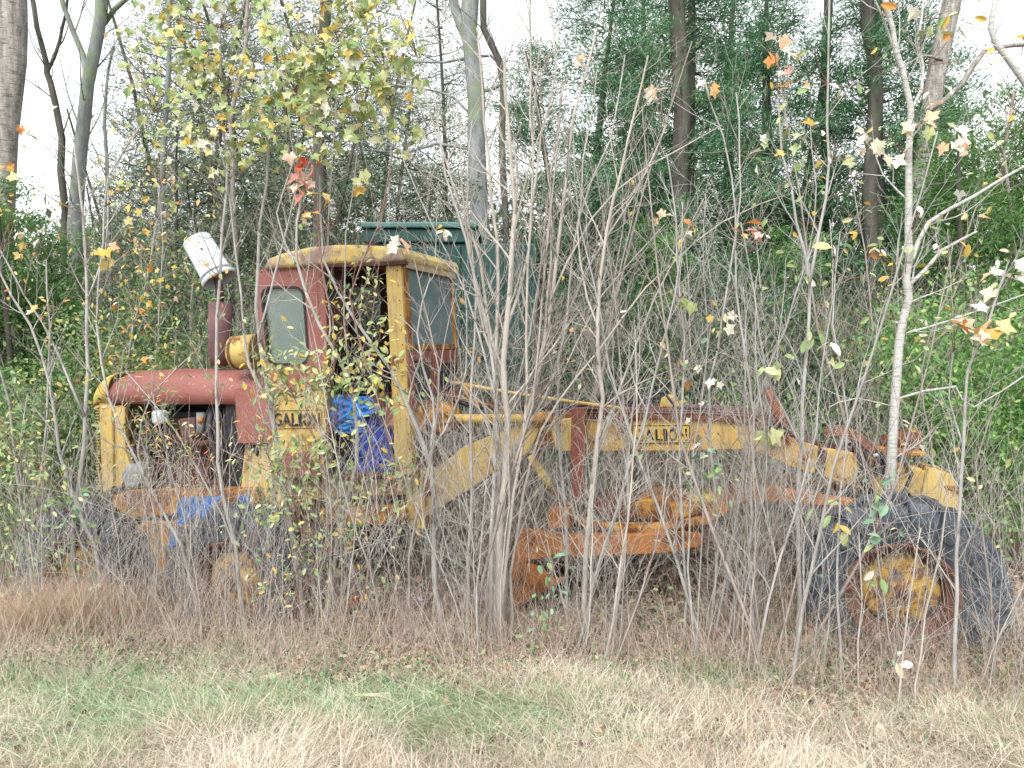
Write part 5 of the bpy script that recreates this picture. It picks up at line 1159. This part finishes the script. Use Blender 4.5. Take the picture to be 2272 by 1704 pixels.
CP = [cedar_proto('cedar_tree', 9.5, 2.2, 84, 1, CED, z0=.9, rt=.24), cedar_proto('cedar_tree', 8.5, 2.0, 78, 2, CED, z0=.6), cedar_proto('cedar_tree', 5.2, 1.35, 60, 3, CEDL, z0=.3, rt=.08, dense=1.5),
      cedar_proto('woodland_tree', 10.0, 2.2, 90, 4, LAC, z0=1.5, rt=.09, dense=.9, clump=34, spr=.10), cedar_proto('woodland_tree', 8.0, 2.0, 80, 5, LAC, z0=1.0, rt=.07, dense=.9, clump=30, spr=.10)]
def put_tree(e, px, Y, s, lab, grp=None, cat='tree', rz=None, sz=1.0):
    p = at(px * K, 900, Y); c = e if e.name not in used else copy_tree(e); used.add(e.name)
    c.location = (p.x, Y, float(gz(p.x, Y)) - .05); c.scale = (s, s, s * sz); c.rotation_euler = (0, 0, random.uniform(0, 6.28) if rz is None else rz); tag(c, lab, cat, grp)
for a in [(CP[0], 1475, 13.5, 1.0, 'tall dark cedar with a thick trunk right of centre'), (CP[1], 1300, 15.0, 1.05, 'dark cedar directly behind the tallest bare stems'), (CP[0], 1650, 15.5, 1.0, 'cedar between the two thickest cedar trunks'),
          (CP[0], 1885, 13.8, 1.0, 'dark cedar behind the white barked sapling'), (CP[1], 1760, 14.5, .9, 'shorter dark cedar above the front arch'), (CP[1], 1160, 17, 1.0, 'far cedar left of the central cedars'),
          (CP[2], 2060, 11.5, 1.0, 'bright green young cedar right of the white barked sapling'), (CP[2], 2190, 12.2, 1.1, 'bright green cedar cut by the right picture edge'), (CP[2], 10, 10.2, .86, 'bright green cedar at the left picture edge'), (CP[2], 120, 11.0, .80, 'bright green cedar second from the left edge'),
          (CP[1], 800, 17.5, .85, 'distant cedar behind the cab roof'), (CP[3], 430, 15, 1.0, 'lacy grey green tree behind the left of the maple leaves'), (CP[3], 560, 16, 1.0, 'lacy grey green tree behind the middle of the maple leaves'), (CP[3], 740, 16.5, 1.05, 'lacy grey green tree between the pine trunk and the forked tree'), (CP[4], 330, 14, .80, 'lower lacy tree behind the white bucket'), (CP[4], 230, 16, .72, 'low lacy tree between the bare trees at the left'), (CP[4], 880, 15, 1.0, 'lacy tree above the right end of the cab roof'), (CP[4], 650, 14, .95, 'lacy tree around the dark pine trunk'), (CP[3], 960, 18, 1.0, 'far lacy tree behind the forked lichen tree'), (CP[4], 2200, 16, .8, 'lacy tree at the far right edge'), (CP[0], 1390, 17.5, 1.1, 'far cedar filling the gap left of the thickest trunk'), (CP[0], 1570, 18, 1.1, 'far cedar filling the gap right of the thickest trunk'), (CP[1], 1980, 16, 1.0, 'far cedar right of the white barked sapling'), (CP[4], 60, 15, .55, 'small lacy tree behind the rough trunk'), (CP[3], 380, 18, 1.1, 'far lacy tree above the white bucket'), (CP[3], 500, 19, 1.15, 'far lacy tree above the cab window'), (CP[3], 660, 19, 1.15, 'far lacy tree beside the pine trunk'), (CP[4], 290, 17.5, .95, 'far lacy tree above the hood'), (CP[3], 820, 19.5, 1.15, 'far lacy tree above the cab corner post'), (CP[1], 930, 19, .8, 'distant cedar behind the forked lichen tree'), (CP[2], 1950, 15, 1.1, 'young cedar deep behind the white barked sapling'), (CP[2], 1420, 11.5, .72, 'young cedar in the thicket behind the beam'), (CP[1], 600, 20, .9, 'distant cedar behind the maple leaves'), (CP[2], 1700, 12, .72, 'low young cedar behind the front arch')]:
    put_tree(a[0], a[1], a[2], a[3], a[4])
# big bare trees, traced
def big_tree(label, px, w0, w1, Y, bark, nb=18, L=1.6, forks=(), t0=.35, level=3, name='bare_tree', **kw):
    return sapling(label, px, w0, w1, 0, bark, nb, L, level, forks, Y=Y, name=name, cat='tree', t0=t0, planar=0, sides=14, nsub=4, **kw)
big_tree('thick rough barked trunk at the top left corner', [(-5, 700), (5, 400), (18, 200), (25, 60), (30, -120)], 46, 60, 10.5, 'oak', 3, 1.0, t0=.5)
big_tree('pale grey bare tree forking near the top left', [(150, 700), (168, 420), (190, 180), (215, 40), (222, -80)], 36, 22, 12, 'lich', 16, 1.8, [([(188, 150), (160, 70), (125, -40)], 14, 9), ([(212, 70), (250, 20), (300, -40)], 14, 8)])
big_tree('thin dark bare tree left of the forking grey tree', [(140, 600), (130, 300), (108, 180), (100, 140), (80, 60), (60, -40)], 18, 9, 12.5, 'dark', 10, 1.2, [([(104, 150), (130, 90), (140, 30), (150, -30)], 8, 5)])
big_tree('thin bare tree right of the forking grey tree', [(240, 620), (228, 340), (230, 220), (245, 100)], 12, 5, 13, 'lich', 14, 1.2)
big_tree('lichen covered tree with a forked crown at the top centre', [(1070, 800), (1045, 560), (1030, 300), (1025, 150), (1015, 60), (1020, -80)], 44, 36, 13, 'lich', 8, 1.5, [([(1018, 90), (985, 20), (960, -80)], 30, 20), ([(1030, 200), (1090, 180), (1060, 120), (960, 135), (850, 130)], 9, 4), ([(1035, 270), (980, 210), (900, 190), (820, 180)], 8, 3), ([(1040, 330), (940, 310), (870, 330), (790, 280)], 8, 4)], t0=.6)
big_tree('dark curving trunk beside the lichen covered tree', [(1110, 800), (1090, 500), (1085, 260), (1078, 130), (1045, 60), (1040, -80)], 16, 14, 12.6, 'dark', 6, 1.2)
big_tree('dark straight pine trunk behind the cab roof', [(690, 900), (690, 500), (688, 250), (700, 60), (705, -80)], 30, 24, 12.5, 'dark', 14, 1.8, t0=.5)
big_tree('thickest dark cedar trunk with bare crooked limbs right of centre', [(1480, 700), (1475, 500), (1470, 320), (1468, 150), (1462, -60)], 40, 34, 13.0, 'dark', 14, 1.2, t0=.3)
big_tree('dark cedar trunk left of the leaning trunk', [(1885, 700), (1880, 400), (1888, 200), (1880, 60), (1870, -60)], 34, 28, 13.2, 'dark', 10, 1.1, t0=.4)
big_tree('twisted dark cedar trunk seen beside a sky gap', [(1770, 700), (1785, 400), (1780, 200), (1790, -40)], 24, 18, 15.2, 'dark', 10, 1.1, t0=.4)
big_tree('dark leaning trunk at the top right', [(1960, 760), (1990, 420), (2020, 180), (2050, 40), (2075, -80)], 46, 38, 13, 'oak', 8, 1.8, [([(2010, 240), (2080, 180), (2130, 110), (2230, 95)], 14, 9), ([(2035, 130), (1990, 120), (1940, 160)], 8, 4)], t0=.5)
big_tree('slender bare tree at the right edge', [(2230, 760), (2190, 500), (2170, 330), (2190, 200)], 10, 5, 12, 'brown', 26, 1.3)
big_tree('pale arching limb tree at the top right corner', [(2290, 500), (2250, 250), (2180, 130), (2140, 60), (2160, -40)], 22, 9, 9.5, 'white', 8, .8, t0=.6)
big_tree('slim grey tree behind the maple leaves', [(350, 800), (345, 500), (358, 250), (362, 60), (365, -60)], 14, 10, 13, 'lich', 26, 1.6, t0=.3)
big_tree('tangled thin bare tree left of the pine trunk', [(520, 800), (510, 500), (500, 260), (530, 100), (540, -40)], 14, 8, 14, 'brown', 30, 1.6, t0=.3)
# broadleaf shrubs: left privet, right green shrub
def shrub(name, label, cx, Y, h, w, n, stops, size, seed, kind='oval', dY=.6, base=.2):
    rg = np.random.default_rng(seed); p = at(cx * K, 900, Y); g = float(gz(p.x, Y)); e = empty(name, (p.x, Y, g)); tag(e, label, 'shrub')
    T = Tubes(); tips = []; rr = random.Random(seed)
    for i in range(12):
        st = path((rr.uniform(-.2, .2) * w, rr.uniform(-.3, .3), 0), (rr.gauss(0, .35), rr.gauss(0, .3), 1), h * rr.uniform(.6, 1), 8, .3, .12, rr)
        T.add(st, list(np.linspace(.012, .003, 8)), 4, .5); branch_out(T, st, [.012, .003], 9, w * .5, (.5, 1.1), .15, 2, tips, .2, rg=rr, nsub=4)
    o = link('stems', T.mesh('stems'), e, BARK['brown']); o['kind'] = 'stuff'
    tp_ = np.array([tuple(t[0]) for t in tips]); ncl = 220; C = tp_[rg.integers(0, len(tp_), ncl)]
    P = C[rg.integers(0, ncl, n)] + rg.normal(size=(n, 3)) * [.16, .16, .13]; P = P[P[:, 2] > base * rg.random(len(P))]
    V, F_ = leaf_mesh(kind); fs = [np.array([f for f in F_ if len(f) == k]) for k in (3, 4)]
    o = link('foliage', scatter('foliage', np.array(V), fs, P, rand_rot(len(P)), rg.uniform(.6, 1.2, len(P)) * size), e, leafmat('shrub_leaf_%d' % seed, stops, .35)); o['kind'] = 'stuff'
PRI = [(0, (.07, .15, .06)), (.5, (.16, .27, .11)), (.85, (.28, .38, .17)), (.95, (.5, .5, .15)), (1, (.7, .45, .1))]
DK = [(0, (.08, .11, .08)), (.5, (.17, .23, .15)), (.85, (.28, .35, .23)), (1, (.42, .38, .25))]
DKG = [(0, (.03, .07, .04)), (.5, (.07, .14, .075)), (1, (.15, .24, .13))]
VIV = [(0, (.07, .20, .05)), (.5, (.15, .34, .09)), (.85, (.27, .46, .15)), (1, (.55, .60, .22))]
for i, a in enumerate([(330, 9.4, 3.2, 1.5, 9000, PRI, .055, 'shrub with small green leaves behind the hood'), (470, 10.2, 3.6, 1.5, 9000, PRI, .055, 'small leaved shrub behind the white bucket'), (600, 10.8, 3.5, 1.4, 8000, PRI, .055, 'green shrub behind the cab window'), (200, 9.2, 3.0, 1.4, 8000, PRI, .055, 'yellowing green shrub left of the hood'),
                        (60, 8.8, 2.6, 1.3, 8000, PRI, .055, 'green shrub by the left picture edge'), (760, 11, 3.3, 1.2, 5000, PRI, .05, 'green shrub behind the cab roof'), (2080, 8.2, 2.9, 1.2, 8000, VIV, .06, 'vivid green shrub right of the white barked sapling'), (2190, 7.6, 2.7, 1.2, 8000, VIV, .06, 'vivid green shrub at the right edge'), (2180, 9.5, 3.2, 1.2, 5000, VIV, .06, 'vivid green shrub deep at the right edge'),
                        (420, 12.5, 4.6, 1.9, 7000, PRI, .06, 'tall loose green shrub behind the bucket'), (1420, 9.5, 2.2, 1.0, 1800, PRI, .06, 'sparse shrub behind the beam lettering'), (1760, 9.5, 2.6, 1.0, 2500, PRI, .06, 'sparse shrub behind the front arch'),
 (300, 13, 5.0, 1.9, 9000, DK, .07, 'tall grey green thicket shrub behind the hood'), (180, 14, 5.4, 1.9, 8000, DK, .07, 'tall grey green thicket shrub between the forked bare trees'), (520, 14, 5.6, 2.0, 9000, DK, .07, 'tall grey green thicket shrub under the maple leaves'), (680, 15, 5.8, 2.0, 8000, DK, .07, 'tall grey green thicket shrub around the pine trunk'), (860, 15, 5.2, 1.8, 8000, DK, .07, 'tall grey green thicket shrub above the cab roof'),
 (1340, 12.5, 4.2, 1.8, 9000, DKG, .075, 'dark green shrub behind the bare clump'), (1560, 11.5, 3.4, 1.8, 9000, DKG, .07, 'dark green shrub behind the beam lettering'), (1330, 9.6, 2.9, 1.3, 8000, DKG, .06, 'dark green shrub close behind the red mast'), (1500, 9.3, 2.5, 1.3, 7000, DKG, .06, 'low dark shrub close behind the beam lettering'), (1680, 9.4, 2.8, 1.3, 8000, DKG, .06, 'dark shrub close behind the rusty stub pipe'), (1180, 10.4, 2.9, 1.1, 5000, DKG, .06, 'dark green shrub before the green trailer'), (1800, 11.5, 3.6, 1.8, 9000, DKG, .07, 'dark green shrub behind the front arch'), (1950, 10.5, 3.2, 1.4, 7000, VIV, .06, 'fresh green shrub left of the vivid ones'), (1450, 14, 5.0, 1.8, 8000, DKG, .08, 'high dark green shrub between the cedars'), (1080, 14.5, 5.2, 1.8, 8000, DK, .07, 'grey green shrub below the lichen covered tree')]):
    shrub('shrub', a[7], a[0], a[1], a[2], a[3], a[4], a[5], a[6], 300 + i)
# ---------------------------------------------------------------- far wood as one mass
def far_wood():
    m = 50000; X = rng.uniform(-24, 24, m); Y = rng.uniform(17, 30, m)
    top = 4.8 + 1.0 * np.sin(X * .7) + .8 * np.sin(X * 1.9 + 2) + np.where((X > 1), .9, 0)
    P = np.stack([X, Y, rng.random(m) ** .8 * top], -1); cl = rng.normal(size=(m, 3)) * .3
    V, F_ = leaf_mesh('oval'); fs = [np.array([f for f in F_ if len(f) == k]) for k in (3, 4)]
    o = link('far_foliage', scatter('far_foliage', np.array([(0, 0, 0), (.5, .3, .1), (.5, -.3, .1), (1, 0, 0)]), [np.array([(0, 2, 3), (0, 3, 1)])], P + cl, rand_rot(m), rng.uniform(.16, .34, m)), None,
             leafmat('far_leaf', [(0, (.07, .12, .07)), (.5, (.14, .19, .11)), (.8, (.26, .24, .17)), (1, (.36, .24, .14))], .3)); tag(o, 'mixed far woodland undergrowth', kind='stuff')
    m = 9000; X = rng.uniform(-22, 22, m); Y = rng.uniform(15, 26, m)
    twig_field('far_branches', m, X, Y, rng.random(m) * 4.5, rng.uniform(1, 2.6, m), .5, rng.uniform(.004, .011, m), BR, 'far grey branches of the wood')
far_wood()
# ---------------------------------------------------------------- corn husks dropped on the verge
HUSK = leafmat('dry_corn_husk', [(0, (.50, .38, .22)), (.6, (.72, .60, .42)), (1, (.82, .74, .58))], .2, .7)
def husk(label, x, y, Y, L=.17, az=0.1, n=10):
    p = at(x * K, y * K, Y); g = float(gz(p.x, p.y)); e = empty('corn_husk', (p.x, p.y, g + .03), (0, 0, az)); tag(e, label, 'corn husk')
    rg = random.Random(int(x))
    for i in range(n):
        a = rg.uniform(-1, 1); V = []; F_ = []
        k = 7
        for j in range(k):
            t = j / (k - 1); w = .026 * math.sin(math.pi * min(1, t * .85 + .12)) * rg.uniform(.8, 1.1); yy = a * .03 * math.sin(t * 2.6); zz = .018 + .02 * math.sin(t * 3 + i) + i * .0022
            V += [(t * L - L / 2, yy - w / 2, zz - .006), (t * L - L / 2, yy, zz + .006), (t * L - L / 2, yy + w / 2, zz - .004)]
            if j: b = 3 * (j - 1); F_ += [(b, b + 1, b + 4, b + 3), (b + 1, b + 2, b + 5, b + 4)]
        T_ = np.full(len(V), rg.random()); link('husk_leaf', mesh_np('husk_leaf', np.array(V), [np.array(F_)], T_), e, HUSK)
husk('pale dry corn husk lying on the flattened green grass', 812, 1568, 4.55, .24, .1, 14)
husk('pale corn husk upright in the weeds right of centre', 1208, 1497, 4.95, .15, 1.3)
husk('small corn husk at the left in the hay', 585, 1505, 4.9, .13, .3, 7)
